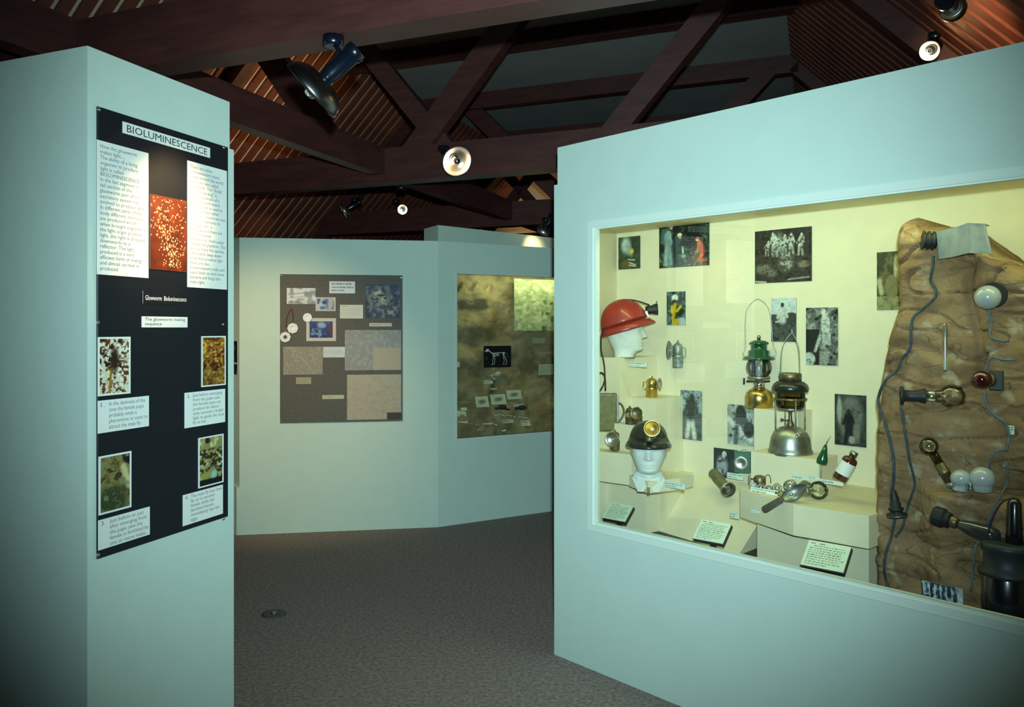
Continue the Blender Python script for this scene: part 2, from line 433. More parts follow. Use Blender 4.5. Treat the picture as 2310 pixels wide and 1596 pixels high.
P0 = at(197, 103, 2.345); P1 = at(518, 230, 2.93)
FL = Fr((P0.x, P0.y), (P1.x - P0.x, P1.y - P0.y))
C0 = at(1250, 1477, 3.685)
FR = Fr((C0.x, C0.y), (0.695, -0.719))
M0 = at(540, 1208, 5.81); M1 = at(988, 1190, 6.04)
FM = Fr((M0.x, M0.y), (M1.x - M0.x, M1.y - M0.y))
FN = Fr((M1.x, M1.y), (0.866, 0.5))
LM = (Vector((M1.x, M1.y)) - Vector((M0.x, M0.y))).length
LP = (Vector((P1.x, P1.y)) - Vector((P0.x, P0.y))).length
sx_ = Vector((0.66, -0.75)); FS = Fr((M0.x - 1.25 * sx_.x, M0.y - 1.25 * sx_.y), sx_)
HI, LO = 2.405, 2.23

# ------------------------------------------------------------------ room shell
def struct(name, mb, m): return tag(mb.build(name, M[m]), kind='structure')
AE, AN = 10.6, -2.4          # far and near ends of the building
BL, BR = -5.25, 1.62         # side walls
ZC, GL, GR = 3.90, -3.76, -0.20
mb = MB(); mb.prism([ab(AN, BL, 0).to_2d(), ab(AN, BR, 0).to_2d(), ab(AE, BR, 0).to_2d(), ab(AE, BL, 0).to_2d()], -0.05, 0.0)
floor = struct('floor', mb, 'carpet')
def rwall(name, a0, b0, a1, b1, z1, m, t=0.08):
    d = Vector((a1 - a0, b1 - b0)).normalized(); n = Vector((d.y, -d.x)) * t
    mb = MB(); mb.prism([ab(a0, b0, 0).to_2d(), ab(a1, b1, 0).to_2d(), ab(a1 + n.x, b1 + n.y, 0).to_2d(), ab(a0 + n.x, b0 + n.y, 0).to_2d()], 0, z1)
    return struct(name, mb, m)
rwall('wall_far', AE, BR, AE, BL, 3.9, 'gable', -0.08)
rwall('wall_near', AN, BL, AN, BR, 3.9, 'darkwall', -0.08)
rwall('wall_outer_left', AE, BL, AN, BL, 2.4, 'darkwall', -0.08)
rwall('wall_outer_right', AN, BR, AE, BR, 2.3, 'darkwall', -0.08)
mb = MB(); mb.prism([ab(AN, GL, 0).to_2d(), ab(AN, GR, 0).to_2d(), ab(AE, GR, 0).to_2d(), ab(AE, GL, 0).to_2d()], ZC, ZC + 0.04)
struct('ceiling', mb, 'greyceil')
# slatted slopes: a backing board with battens running up the slope
def slope(name, b0, b1, a_from, a_to):
    z = lambda b: ZC + ((b - GL) if b < GL + 1e-6 and b0 < GL else (GR - b))
    zz = (lambda b: ZC + (b - GL)) if b1 <= GL + 1e-6 else (lambda b: ZC - (b - GR))
    mb = MB(); up = Vector((0, 0, 0.03))
    q = [ab(AN, b0, zz(b0)), ab(AN, b1, zz(b1)), ab(AE, b1, zz(b1)), ab(AE, b0, zz(b0))]
    mb.rings([q, [p + up for p in q]], False)
    c = struct(name, mb, 'slatback')
    p0 = ab(0, b0, zz(b0)); p1 = ab(0, b1, zz(b1)); t = (p1 - p0).normalized()
    nrm = Vector((AX.x, AX.y, 0)).cross(t)
    if nrm.z > 0: nrm = -nrm
    s = MB(); s.beam(p0 + nrm * 0.010, p1 + nrm * 0.010, 0.080, 0.020, up=nrm)
    first = s.build('slat', M['slat'], c)
    k = a_from
    n = 0
    while k < a_to:
        o = first if n == 0 else first.copy()
        if n: COL.objects.link(o)
        o.location = (AX.x * k, AX.y * k, 0); k += 0.118; n += 1
    return c
slope('ceiling_left', BL, GL, 1.2, 10.5)
slope('ceiling_right', GR, BR, 0.4, 9.0)

# trusses
TR = [2.31, 4.70, 7.10, 9.5]
ZT0, ZT1 = 2.55, 2.79
def web(mb_parent, a, p, q, w, z0=2.74, z1=3.84, da=0.0, t=0.09):
    (b0, z0_), (b1, z1_) = tb(*p, a), tb(*q, a)
    m = (b1 - b0) / (z1_ - z0_)
    A = ab(a + da, b0 + m * (z0 - z0_), z0); B = ab(a + da, b0 + m * (z1 - z0_), z1)
    mb = MB(); mb.beam(A, B, t, w, up=BX.to_3d())
    # orient: thickness runs along AX
    mb = MB(); dirv = (B - A).normalized(); ax3 = AX.to_3d(); y = dirv.cross(ax3).normalized()
    ring = lambda p_: [p_ + ax3 * (i * t / 2) + y * (j * w / 2) for i, j in ((-1, -1), (1, -1), (1, 1), (-1, 1))]
    mb.rings([ring(A), ring(B)], False)
    return mb.build('web_strut', M['timber'], mb_parent)
names = {0: 'dark stained roof truss over the glowworm panel', 1: 'dark timber roof truss carrying the lit dish lamp', 2: 'roof truss behind the one with the lit dish lamp',
         3: 'roof truss second beyond the lit dish lamp', 4: 'farthest roof truss before the cream gable'}
for i, a in enumerate(TR):
    t = thing('roof_truss', names[i], 'truss', None, 'roof trusses')
    mb = MB(); mb.beam(ab(a, -5.2, (ZT0 + ZT1) / 2 + 0.03), ab(a, 1.55 if i else 1.5, (ZT0 + ZT1) / 2 + 0.03), 0.10, ZT1 - ZT0 - 0.06); mb.build('tie_beam', M['timber'], t)
    mb = MB(); mb.beam(ab(a - 0.015, -5.2, ZT0 + 0.03), ab(a - 0.015, 1.3, ZT0 + 0.03), 0.13, 0.06); mb.build('lower_board', M['timber'], t)
    for s, (ba, bb) in ((0, (-5.15, GL - 0.02)), (1, (1.25, GR + 0.02))):
        za = ZC - abs(ba - (GL if s == 0 else GR)) - 0.10; zb = ZC - 0.09
        mb = MB(); mb.beam(ab(a, ba, za), ab(a, bb, zb), 0.09, 0.13); mb.build('rafter', M['timber'], t)
    mb = MB(); mb.beam(ab(a, GL - 0.05, 3.82), ab(a, GR + 0.05, 3.82), 0.09, 0.155); mb.build('collar', M['timber'], t)
    if i == 1:
        web(t, a, (945, 335), (1140, 65), 0.17); web(t, a, (1392, 290), (1577, 60), 0.14)
        web(t, a, (975, 300), (822, 110), 0.13, da=0.05); web(t, a, (745, 335), (600, 120), 0.20, da=0.05)
    elif i == 2:
        web(t, a, (1640, 262), (1725, 170), 0.15); web(t, a, (1138, 320), (1048, 232), 0.16, da=0.05)
        web(t, a, (1270, 450), (1400, 290), 0.15); web(t, a, (760, 440), (680, 350), 0.15)
    elif i >= 3:
        for k in range(4):
            b0 = -4.2 + k * 1.15
            A = ab(a, b0, 2.72); B = ab(a, b0 + (0.95 if k % 2 == 0 else -0.95), 3.8)
            mb = MB(); mb.beam(A, B, 0.12, 0.09, up=AX.to_3d()); mb.build('web_strut', M['timber'], t)
for a, lab in ((5.75, 'dark ceiling crossbeam between the two trusses nearest the lit dish lamp'), (8.62, 'dark ceiling crossbeam beyond the second collar')):
    mb = MB(); mb.beam(ab(a, GL - 0.05, 3.83), ab(a, GR + 0.05, 3.83), 0.10, 0.13)
    tag(mb.build('ceiling_beam', M['timber']), lab, 'beam', 'ceiling crossbeams')
mb = MB(); mb.beam(ab(0.6, -2.82, 2.70), ab(10.55, -2.82, 2.70), 0.09, 0.19)
tag(mb.build('longitudinal_beam', M['timber']), 'long dark beam running lengthwise across the truss ties', 'beam')

# ------------------------------------------------------------------ exhibition walls
def fpoly(F, pts): return [(F.P(s, d, 0).x, F.P(s, d, 0).y) for s, d in pts]
ud = Vector((-0.929, 0.370)).normalized()
mb = MB(); pl = [(P0.x, P0.y), (P1.x, P1.y), (P1.x + ud.x * 1.0, P1.y + ud.y * 1.0), (P0.x + ud.x * 1.0, P0.y + ud.y * 1.0)]
mb.prism(pl, 0, HI)
wl = struct('wall_left', mb, 'wall')
mb = MB(); mb.prism(fpoly(FL, [(LP, 0.004), (LP + 0.028, 0.004), (LP + 0.028, 0.5), (LP, 0.5)]), 0, LO)
mb.build('return_panel', M['wall'], wl)

# right wall with the opening of the lamp case
S0, ZB = FR.px(1340, 1183, 0.0); _, ZTP = FR.px(1340, 515, 0.0)
S1, SE = 2.35, 2.62
mb = MB()
def fbox(mb, F, s0, s1, d0, d1, z0, z1): mb.prism(fpoly(F, [(s0, d0), (s1, d0), (s1, d1), (s0, d1)]), z0, z1)
TH = 0.025
fbox(mb, FR, 0.0, S0, 0, TH, 0, LO); fbox(mb, FR, 0.022, S0, 0, TH, LO, HI)
fbox(mb, FR, S0, S1, 0, TH, 0, ZB); fbox(mb, FR, S0, S1, 0, TH, ZTP, HI); fbox(mb, FR, S1, SE, 0, TH, 0, HI)
wr = struct('wall_right', mb, 'wall')
mb = MB(); fbox(mb, FR, -0.002, 0.022, TH, 0.11, 0, LO); mb.build('end_panel', M['wall'], wr)
# the case box behind it
DB, ZCC, ZFL = 0.74, 2.085, 0.56
SL = FR.px(1388, 560, DB)[0]
mb = MB(); fbox(mb, FR, SL - 0.02, S1 + 0.05, DB, DB + 0.02, 0.3, ZCC); cb = struct('wall_case_back', mb, 'cream')
mb = MB(); mb.prism(fpoly(FR, [(0.034, TH), (0.046, TH), (SL + 0.012, DB), (SL, DB)]), 0.3, ZCC); struct('wall_case_side', mb, 'cream')
mb = MB(); fbox(mb, FR, S1 + 0.03, S1 + 0.05, TH, DB, 0.3, ZCC); struct('wall_case_end', mb, 'cream')
mb = MB(); mb.prism(fpoly(FR, [(0.034, TH), (S1 + 0.05, TH), (S1 + 0.05, DB + 0.02), (SL - 0.02, DB + 0.02)]), ZCC, ZCC + 0.02); struct('ceiling_case', mb, 'cream')
mb = MB(); mb.prism(fpoly(FR, [(0.04, TH), (S1 + 0.03, TH), (S1 + 0.03, DB), (SL, DB)]), ZFL - 0.02, ZFL); struct('floor_case', mb, 'black')
# trim round the opening, and the pane
mb = MB(); w = 0.03
fbox(mb, FR, S0 - w, S0, -0.012, 0.02, ZB - w, ZTP + w); fbox(mb, FR, S0, S1, -0.012, 0.02, ZB - w, ZB); fbox(mb, FR, S0, S1, -0.012, 0.02, ZTP, ZTP + w)
fbox(mb, FR, S1, S1 + w, -0.012, 0.02, ZB - w, ZTP + w)
struct('trim_1', mb, 'trim')
mb = MB(); e = 0.012
fbox(mb, FR, S0, S0 + e, -0.004, 0.024, ZB, ZTP); fbox(mb, FR, S0 + e, S1, -0.004, 0.024, ZB, ZB + e); fbox(mb, FR, S0 + e, S1, -0.004, 0.024, ZTP - 0.006, ZTP)
struct('trim_2', mb, 'trim')
mb = MB(); mb.add([FR.P(S0 + .002, 0.012, ZB + .002), FR.P(S1, 0.012, ZB + .002), FR.P(S1, 0.012, ZTP - .002), FR.P(S0 + .002, 0.012, ZTP - .002)], [(0, 1, 2, 3)])
struct('window_1', mb, 'glass')

# middle walls
mb = MB(); mb.prism(fpoly(FM, [(0, 0), (LM, 0), (LM, 0.06), (0, 0.06)]), 0, LO); struct('wall_middle', mb, 'wall_lit')
N0, NB = FN.px(1031, 990, 0.0); _, NT = FN.px(1031, 618, 0.0)
N1, NE = 1.75, 2.3
mb = MB()
fbox(mb, FN, 0, N0, 0, 0.025, 0, LO); fbox(mb, FN, N0, N1, 0, 0.025, 0, NB); fbox(mb, FN, N0, N1, 0, 0.025, NT, LO); fbox(mb, FN, N1, NE, 0, 0.025, 0, LO)
struct('wall_middle_right', mb, 'wall_lit')
mb = MB(); fbox(mb, FS, 0, 1.25, 0, 0.06, 0, LO); struct('wall_behind_left', mb, 'wall_lit')
mb = MB(); fbox(mb, FS, 0, 1.245, -0.02, 0, 0, 0.36); struct('baseboard_behind_left', mb, 'wall_lit')
K0 = at(955, 508, 6.62); K1 = at(988, 507, 6.42); K2 = at(1248, 537, 7.33); kd = (K2 - K1); K3 = K1 + kd * 2.0
mb = MB(); mb.prism([(K1.x, K1.y), (K3.x, K3.y), (K3.x - 0.3, K3.y + 0.5), (K0.x, K0.y + .05)], 0, HI); struct('wall_behind_middle', mb, 'wall_lit')
# case 2 box
DN = 0.33
mb = MB(); fbox(mb, FN, N0 - 0.15, N1 + .02, DN, DN + 0.012, NB - 0.25, NT + 0.1); struct('wall_fossil_case_back', mb, 'cream')
mb = MB(); fbox(mb, FN, N0 - 0.16, N0 - 0.15, 0.025, DN, NB - 0.25, NT + 0.1); struct('wall_fossil_case_side', mb, 'cream')
mb = MB(); fbox(mb, FN, N1 + .02, N1 + 0.03, 0.025, DN, NB - 0.25, NT + 0.1); struct('wall_fossil_case_end', mb, 'cream')
mb = MB(); fbox(mb, FN, N0 - 0.16, N1 + 0.03, 0.025, DN, NT + 0.1, NT + 0.11); struct('ceiling_fossil_case', mb, 'cream')
mb = MB(); fbox(mb, FN, N0 - 0.16, N1 + 0.03, 0.025, DN, NB - 0.26, NB - 0.25); struct('floor_fossil_case', mb, 'cream')
mb = MB(); e = 0.012
fbox(mb, FN, N0 - e, N0, -0.004, 0.026, NB - e, NT + e); fbox(mb, FN, N0, N1, -0.004, 0.026, NB - e, NB); fbox(mb, FN, N0, N1, -0.004, 0.026, NT, NT + e)
struct('trim_3', mb, 'trim')
mb = MB(); mb.add([FN.P(N0, 0.012, NB), FN.P(N1, 0.012, NB), FN.P(N1, 0.012, NT), FN.P(N0, 0.012, NT)], [(0, 1, 2, 3)])
struct('window_2', mb, 'glass')
# ------------------------------------------------------------------ lamp case: assumed fluorescent tube behind the header
CAMS = Vector((-FR.o.x, -FR.o.y)); CS, CD = CAMS.dot(FR.x), CAMS.dot(FR.y)
def S(x, d): return FR.px(x, HYP, d)[0]
def Z(x, y, d): return FR.px(x, y, d)[1]
def crz(F, s, d):
    c = Vector((-F.o.x, -F.o.y)); dx = c.dot(F.x) - s; dy = c.dot(F.y) - d
    return math.atan2(dx, -dy)
def kpx(F, x, y, d):
    s, z = F.px(x, y, d); return F.P(s, d, z).y / FPX          # metres per photo pixel there
def item(name, label, cat, x, y, d, F=None, group=None, face=True, rz=0.0):
    """a thing whose foot stands at photo pixel x,y on depth d of a case; local x is then the viewer's right"""
    F = F or FR; s, z = F.px(x, y, d)
    return thing(name, label, cat, F.M(s, d, z, (crz(F, s, d) if face else 0) + rz), group), kpx(F, x, y, d)
def KS(k): return Matrix.Scale(k, 4)

t = thing('assumed_tube', 'assumed fluorescent tube fitting behind the header of the lamp case', 'lamp', FR.M(1.25, 0.10, 2.05))  # unseen tube, assumed from the yellow-green light inside the case
mb = MB(); mb.lathe([(0.013, -1.0), (0.013, 1.0)], axM((0, 0, -0.005), (1, 0, 0)), 12); mb.build('tube', emit_mat('tube_glow', (0.95, 1.0, 0.60), 1.0), t)
mb = MB(); mb.box(-1.03, 1.03, -0.022, 0.022, 0.012, 0.034); mb.build('housing', M['trim'], t)
l = add_light('tube_light', 'AREA', (0, 0.0, -0.021), 6.3, (0.84, 1.0, 0.42), t, shape='RECTANGLE', size=2.1, size_y=0.03)
l.rotation_euler = (math.radians(38), 0, 0)

# plinths
PL = 'cream stepped plinths in the lamp case'
def plinth(label, pts, z0, z1):
    mb = MB(); s0 = sum(p[0] for p in pts) / len(pts); d0 = sum(p[1] for p in pts) / len(pts)
    mb.prism([(p[0] - s0, p[1] - d0) for p in pts], 0, z1 - z0)
    o = mb.build('plinth', M['cream']); place(o, FR.M(s0, d0, z0)); return tag(o, label, 'plinth', PL)
B_ = DB - 0.001
zC0 = Z(1380, 1088, .24); zA = Z(1400, 808, .42); zB = Z(1480, 901, .50); zG = Z(1400, 957, .35); zTn = Z(1360, 973, .33)
zC1 = Z(1380, 1020, .24); zD = Z(1460, 1085, .17); zL = Z(1715, 923, .60); zT2 = Z(1780, 1030, .42); zE1 = .862; zE0 = Z(1782, 1212, .16)
plinth('tall cream plinth under the red helmet head', [(S(1352, .42), .42), (S(1398, .42), .42), (S(1398, .42), B_), (S(1352, .42), B_)], zC0, zA)
plinth('cream plinth under the polished brass lamp', [(S(1398, .42) + .001, .50), (S(1480, .50), .50), (S(1480, .50), B_), (S(1398, .42) + .001, B_)], zC0, zB)
plinth('small cream step under two tarnished lamps', [(S(1380, .35), .35), (S(1440, .35), .35), (S(1440, .35), .418), (S(1380, .35), .418)], zC0, zG)
plinth('cream plinth under the olive battery tin', [(S(1322, .30), .30), (S(1379, .33), .30), (S(1379, .33), .349), (S(1322, .30), .349)], zC0, zTn)
plinth('low cream ledge under the glass-fronted miner lamp', [(S(1318, .20), .20), (S(1425, .24), .24), (S(1425, .24), .299), (S(1318, .20), .299)], zC0, zC1)
plinth('thin cream shelf under the black helmet head', [(S(1425, .24) + .001, .22), (S(1462, .15), .15), (S(1535, .33), .33), (S(1535, .33), .44), (S(1440, .35) + .002, .44), (S(1425, .24) + .001, .32)], zC0, zD)
plinth('cream base with a folded front below the heads', [(S(1325, .24), .24), (S(1372, .35), .35), (S(1455, .352), .352), (S(1490, .45), .45), (S(1490, .45), B_), (S(1372, .35) - 0.04, B_)], ZFL, zC0 - .001)
mb = MB(); sa, sb = S(1490, .45) + .001, S(1670, .36) - .005
q = lambda s_, da: [Vector((s_ - sa, da, 0)), Vector((s_ - sa, B_, 0)), Vector((s_ - sa, B_, .235)), Vector((s_ - sa, B_ - .012, .235))]
mb.rings([q(sa, .44), q(sb, .355)], False)
o = mb.build('infill_board', M['cream']); place(o, FR.M(sa, 0, ZFL)); tag(o, 'sloping cream infill between the two groups of plinths', 'panel')
plinth('cream plinth under the green-hooded brass lantern', [(S(1701, .60), .60), (S(1800, .60), .60), (S(1800, .60), B_), (S(1701, .60), B_)], zE1, zL)
plinth('cream plinth under the steel-based lantern', [(S(1694, .42), .42), (S(1848, .42), .42), (S(1848, .42), .598), (S(1694, .42), .598)], zE1, zT2)
plinth('broad cream shelf with pointed front under the loose bulbs', [(S(1670, .31), .31), (S(1700, .275), .275), (S(1790, .19), .19), (S(1960, .21), .21), (S(2010, .3), B_), (S(1670, .31), B_)], zE0, zE1 - .0005)
plinth('cream base standing on black floor beside the rock', [(S(1708, .35) , .35), (S(1960, .29), .29), (S(1980, .29), B_), (S(1708, .35), B_)], ZFL, zE0 - .001)

# ------------------------------------------------------------------ photographs on the back of the case
def photo(label, x0, x1, yt, yb, pic, d=None, name='photograph', group=None, yref=None, mat='print', F=None, cat='photograph', rz=0.0):
    F = F or FR; d = d if d is not None else DB - 0.006
    s0, z1 = F.px(x0, yt, d); s1, _ = F.px(x1, yt, d); _, z0 = F.px(x0, yb, d)
    o = pic_obj(name, pic, s1 - s0, z1 - z0, mat=mat); place(o, F.M(s0, d, z0, rz))
    return tag(o, label, cat, group)
G_ = 'photographs on the back of the lamp case'
p = Pic(38, 54, (44, 58, 42), 1); p.mottle((70, 84, 60), 6); p.ell(.35, .75, .2, .25, (190, 205, 200), .9); p.ell(.5, .6, .13, .22, (150, 165, 160), .9, 20); p.ell(.62, .55, .09, .08, (222, 190, 60), .4)
p.ell(.4, .15, .3, .14, (96, 84, 40), .6); p.seg(.45, .3, .75, .27, .012, (230, 235, 225)); p.seg(.5, .2, .78, .12, .012, (235, 238, 230)); p.seg(.5, .12, .78, .07, .012, (235, 238, 230))
p.tex(.2); photo('small colour photo of a caver under a waterfall', 1395, 1444, 537, 609, p, group=G_)
p = Pic(114, 108, (30, 50, 42), 2); p.mottle((74, 110, 84), 18, .48, .66); p.mottle((12, 20, 18), 9, .5, .65); p.ell(.66, .62, .2, .26, (6, 9, 10), .6); p.ell(.55, .12, .5, .13, (64, 74, 68), .7); p.mottle((120, 130, 120), 30, .62, .75, .8, (p.v < .3).astype(float))
for i in range(40): a_, b_ = p.rng.random(2); p.seg(a_, .55 + .45 * b_, a_ + p.rng.normal() * .06, .55 + .45 * b_ + p.rng.normal() * .05, .006, (96, 130, 100), .6)
g = (128, 156, 156); p.ell(.10, .66, .06, .17, (62, 104, 98), .3); p.ell(.18, .66, .075, .13, g, .3, -8); p.seg(.16, .55, .14, .08, .045, (134, 160, 160)); p.seg(.21, .55, .24, .08, .04, (118, 146, 148)); p.seg(.22, .68, .27, .48, .022, g); p.ell(.25, .87, .045, .05, (214, 128, 118), .3); p.ell(.25, .83, .03, .03, (190, 150, 130), .3)
p.ell(.35, .5, .075, .16, (40, 58, 64), .3, -25); p.seg(.33, .38, .36, .1, .045, (36, 50, 54)); p.seg(.4, .36, .47, .44, .02, (46, 62, 66)); p.ell(.42, .67, .05, .04, (232, 218, 172), .3); p.ell(.43, .62, .03, .03, (180, 150, 130), .3); p.seg(.48, .4, .49, .28, .016, (210, 220, 216)); p.ell(.5, .22, .05, .04, (150, 168, 172), .5)
o_ = (200, 84, 42); p.ell(.82, .42, .05, .13, o_, .3, 15); p.ell(.87, .3, .05, .1, (180, 72, 38), .3); p.seg(.86, .24, .8, .12, .035, o_); p.seg(.8, .12, .92, .1, .03, (190, 84, 46)); p.seg(.8, .46, .77, .3, .018, (214, 100, 56)); p.ell(.77, .54, .035, .035, (216, 190, 172), .3); p.ell(.78, .57, .035, .025, (190, 90, 60), .3)
p.tex(.2); photo('large colour photo of two cavers and an orange-suited one at a cave mouth', 1487, 1600, 500, 606, p, group=G_)
p = Pic(120, 114, (44, 38, 38), 3); p.mottle((20, 18, 20), 8); p.rect(0, .9, 1, 1, (30, 34, 36)); p.ell(.42, .72, .12, .2, (140, 150, 144), .9); p.ell(.56, .35, .12, .15, (160, 166, 156), .9); p.mottle((60, 54, 50), 26, .5, .62, .9, (p.v < .5).astype(float)); p.ell(.15, .27, .14, .09, (116, 118, 108), .7); p.ell(.3, .18, .1, .07, (104, 106, 98), .7); p.ell(.86, .32, .1, .07, (120, 112, 98), .7)
for cx, h, f, l_ in ((.36, .46, .5, -.05), (.53, .40, .5, .03), (.65, .42, .5, 0), (.81, .40, .5, .05), (.22, .28, .52, .1)): p.person(cx, f, h, (186, 194, 186), (150, 158, 150), (206, 206, 196), l_)
p.mottle((64, 58, 54), 34, .55, .68, .9); p.seg(.02, .03, .2, .01, .02, (170, 176, 172)); p.seg(.6, .05, .95, .08, .015, (140, 142, 136))
p.tex(.2); photo('large black-and-white photo of a group standing by a waterfall', 1703, 1831, 523, 640, p, group=G_)
p = Pic(34, 60, (22, 38, 30), 4); p.mottle((90, 120, 110), 8); p.ell(.45, .82, .18, .1, (225, 230, 222), .3); p.ell(.45, .7, .12, .06, (60, 55, 40), .3); p.ell(.45, .45, .2, .2, (48, 52, 24), .3); p.seg(.3, .55, .3, .4, .05, (210, 178, 30)); p.seg(.75, .55, .55, .42, .04, (214, 182, 34)); p.seg(.45, .62, .35, .2, .05, (200, 170, 34)); p.rect(.3, 0, .75, .2, (190, 160, 36)); p.ell(.85, .1, .2, .14, (170, 190, 200), .4)
p.tex(.2); photo('narrow colour photo of a caver in yellow overalls', 1504, 1546, 659, 734, p, group=G_)
p = Pic(44, 74, (190, 204, 206), 5); p.rect(0, 0, 1, .45, (78, 84, 82)); p.mottle((40, 46, 46), 10, .5, .7, 1, (np.linspace(0, 1, 74) < .55)[:, None].astype(float)); p.ell(.1, .55, .3, .08, (60, 66, 64)); p.ell(.8, .55, .3, .12, (56, 60, 60)); p.person(.45, .12, .78, (190, 196, 190), (70, 74, 72), (60, 60, 58))
p.tex(.2); photo('black-and-white photo of a person out walking in scrub', 1740, 1796, 674, 771, p, group=G_)
p = Pic(54, 92, (92, 98, 94), 6); p.mottle((150, 156, 148), 8); p.mottle((24, 28, 28), 9, .55, .75); p.rect(0, .0, .42, .62, (26, 30, 30)); p.ell(.62, .72, .14, .2, (196, 200, 192)); p.rect(.52, .35, .78, .58, (176, 182, 176)); p.ell(.56, .92, .08, .06, (225, 225, 215)); p.ell(.1, .1, .2, .12, (190, 200, 196)); p.seg(.45, .5, .3, .25, .03, (180, 186, 180)); p.ell(.6, .12, .14, .12, (150, 154, 148)); p.mottle((60, 64, 62), 24, .6, .8, .7)
p.tex(.2); photo('black-and-white photo of a man seated among rocks', 1818, 1890, 695, 823, p, group=G_)
p = Pic(40, 84, (150, 168, 178), 7); p.rect(0, 0, 1, .55, (92, 98, 96)); p.mottle((60, 64, 62), 14, .5, .7, .7); p.person(.48, .06, .88, (58, 60, 60), (206, 210, 200), (60, 58, 56), .06)
p.tex(.2); photo('black-and-white photo of a man striding in white trousers', 1535, 1583, 880, 990, p, group=G_)
p = Pic(50, 74, (150, 160, 156), 8); p.mottle((190, 198, 192), 6); p.ell(.5, .75, .2, .25, (50, 54, 56)); p.ell(.5, .62, .28, .1, (80, 84, 84)); p.seg(.05, .62, .85, .15, .07, (200, 206, 200)); p.ell(.8, .4, .2, .2, (46, 50, 52)); p.seg(.35, .45, .3, 0, .05, (90, 96, 96)); p.mottle((60, 66, 68), 9, .62, .8)
p.tex(.2); photo('black-and-white photo of a caver squeezing through a gap', 1641, 1702, 912, 1001, p, group=G_)
p = Pic(54, 90, (40, 44, 42), 9); p.ell(.5, .55, .42, .45, (104, 108, 100), .4); p.mottle((70, 74, 70), 9, .5, .7, .8); p.ell(.15, .7, .08, .25, (150, 156, 148), .5); p.person(.45, .06, .66, (26, 26, 26), (22, 22, 24), (40, 38, 36)); p.rect(.62, .05, .8, .45, (120, 122, 112), .6); p.ell(.55, .12, .1, .08, (160, 164, 156), .5)
p.tex(.2); photo('dark photo of a caver silhouetted in a cave passage', 1883, 1954, 889, 1003, p, group=G_)
p = Pic(48, 56, (16, 18, 20), 10); p.ell(.35, .4, .25, .35, (150, 160, 165), .5); p.ell(.45, .8, .1, .12, (200, 205, 200), .3); p.ell(.8, .4, .14, .3, (46, 50, 50)); p.mottle((60, 64, 66), 8, .6, .8)
p.tex(.2); photo('dark photo of a crouching caver behind the green torch', 1610, 1664, 1010, 1075, p, group=G_)
p = Pic(40, 84, (60, 60, 40), 11); p.rect(0, 0, 1, .24, (140, 140, 96)); p.mottle((104, 100, 66), 8); p.ell(.8, .7, .12, .25, (176, 176, 130), .4); p.ell(.6, .4, .3, .2, (120, 114, 76)); p.seg(.1, .5, .2, .3, .05, (170, 170, 128))
p.tex(.2); photo('photo partly hidden by the edge of the rock', 1978, 2034, 570, 700, p, group=G_)

# ------------------------------------------------------------------ foam heads and helmets
def head_mesh(z_lo):
    zs = [0.00, .03, .06, .075, .085, .095, .11, .13, .15, .175, .20, .23, .255, .272, .28]
    fr = [.050, .046, .046, .062, .084, .089, .086, .088, .090, .087, .092, .086, .064, .034, .002]
    bk = [.062, .056, .055, .057, .060, .064, .072, .082, .090, .096, .098, .094, .074, .040, .002]
    hw = [.056, .050, .048, .048, .049, .052, .059, .066, .071, .074, .075, .071, .054, .030, .002]
    mb = MB(); rs = []; n = 64; m = 90
    for i in range(m):
        z = z_lo + (0.28 - z_lo) * i / (m - 1)
        f, b, h = (np.interp(z, zs, a) for a in (fr, bk, hw)); ring = []
        for k in range(n):
            a = 2 * math.pi * k / n; x = h * math.sin(a); c = math.cos(a)
            y = (f if c > 0 else b) * (abs(c) ** 0.85) * (1 if c > 0 else -1)
            if c > 0:
                g = lambda cx, cz, sx, sz: math.exp(-((x - cx) / sx) ** 2 - ((z - cz) / sz) ** 2)
                tip = max(0.0, min(1.0, (0.205 - z) / 0.05)) if z > 0.152 else max(0.0, 1 - (0.152 - z) / 0.008)
                y += 0.027 * tip * math.exp(-(x / (0.008 + 0.006 * tip)) ** 2)
                y -= 0.012 * (g(-.031, .181, .016, .011) + g(.031, .181, .016, .011)); y += 0.006 * (g(-.031, .179, .009, .006) + g(.031, .179, .009, .006))
                y += 0.007 * g(0, .124, .022, .005) + 0.007 * g(0, .113, .019, .005) - 0.004 * g(0, .1185, .024, .002)
                y += 0.006 * g(0, .092, .018, .01) - 0.004 * g(0, .103, .02, .004)
            e = math.exp(-((z - .165) / .022) ** 2 - ((a % math.pi - math.pi / 2 - (0.12 if a < math.pi else -0.12)) / .16) ** 2)
            x *= 1 + 0.13 * e
            ring.append(Vector((x, y, z - z_lo)))
        rs.append(ring)
    return mb.rings(rs, True)

def helmet_mesh(L, W, H, tilt, zr, brim=0.012, peak=0.03, y0=0.0):
    """dome with a rolled rim; front is +y"""
    Mx = Matrix.Translation((0, y0, zr)) @ Matrix.Rotation(tilt, 4, 'X')
    mb = MB(); rs = []; n = 48
    prof = [(1.0, -0.02, 1), (1.02, -0.012, 1), (1.0, 0.0, 0.55), (0.99, 0.02, 0)] + [(math.cos(q) ** 0.85, math.sin(q) * 1.0, 0) for q in np.linspace(0.12, 1.54, 12)]
    for r, z, e in prof:
        ring = []
        for k in range(n):
            a = 2 * math.pi * k / n; fx, fy = math.sin(a), math.cos(a)
            ext = e * (brim + peak * max(0, fy) ** 3)
            zz = z * H if z > 0.03 else z
            ring.append(Mx @ Vector((fx * (W * r + ext), fy * (L * r + ext), zz - 0.2 * ext * (fy > 0))))
        rs.append(ring)
    return mb.rings(rs, True, True, True), Mx

HG = 'white foam display heads'
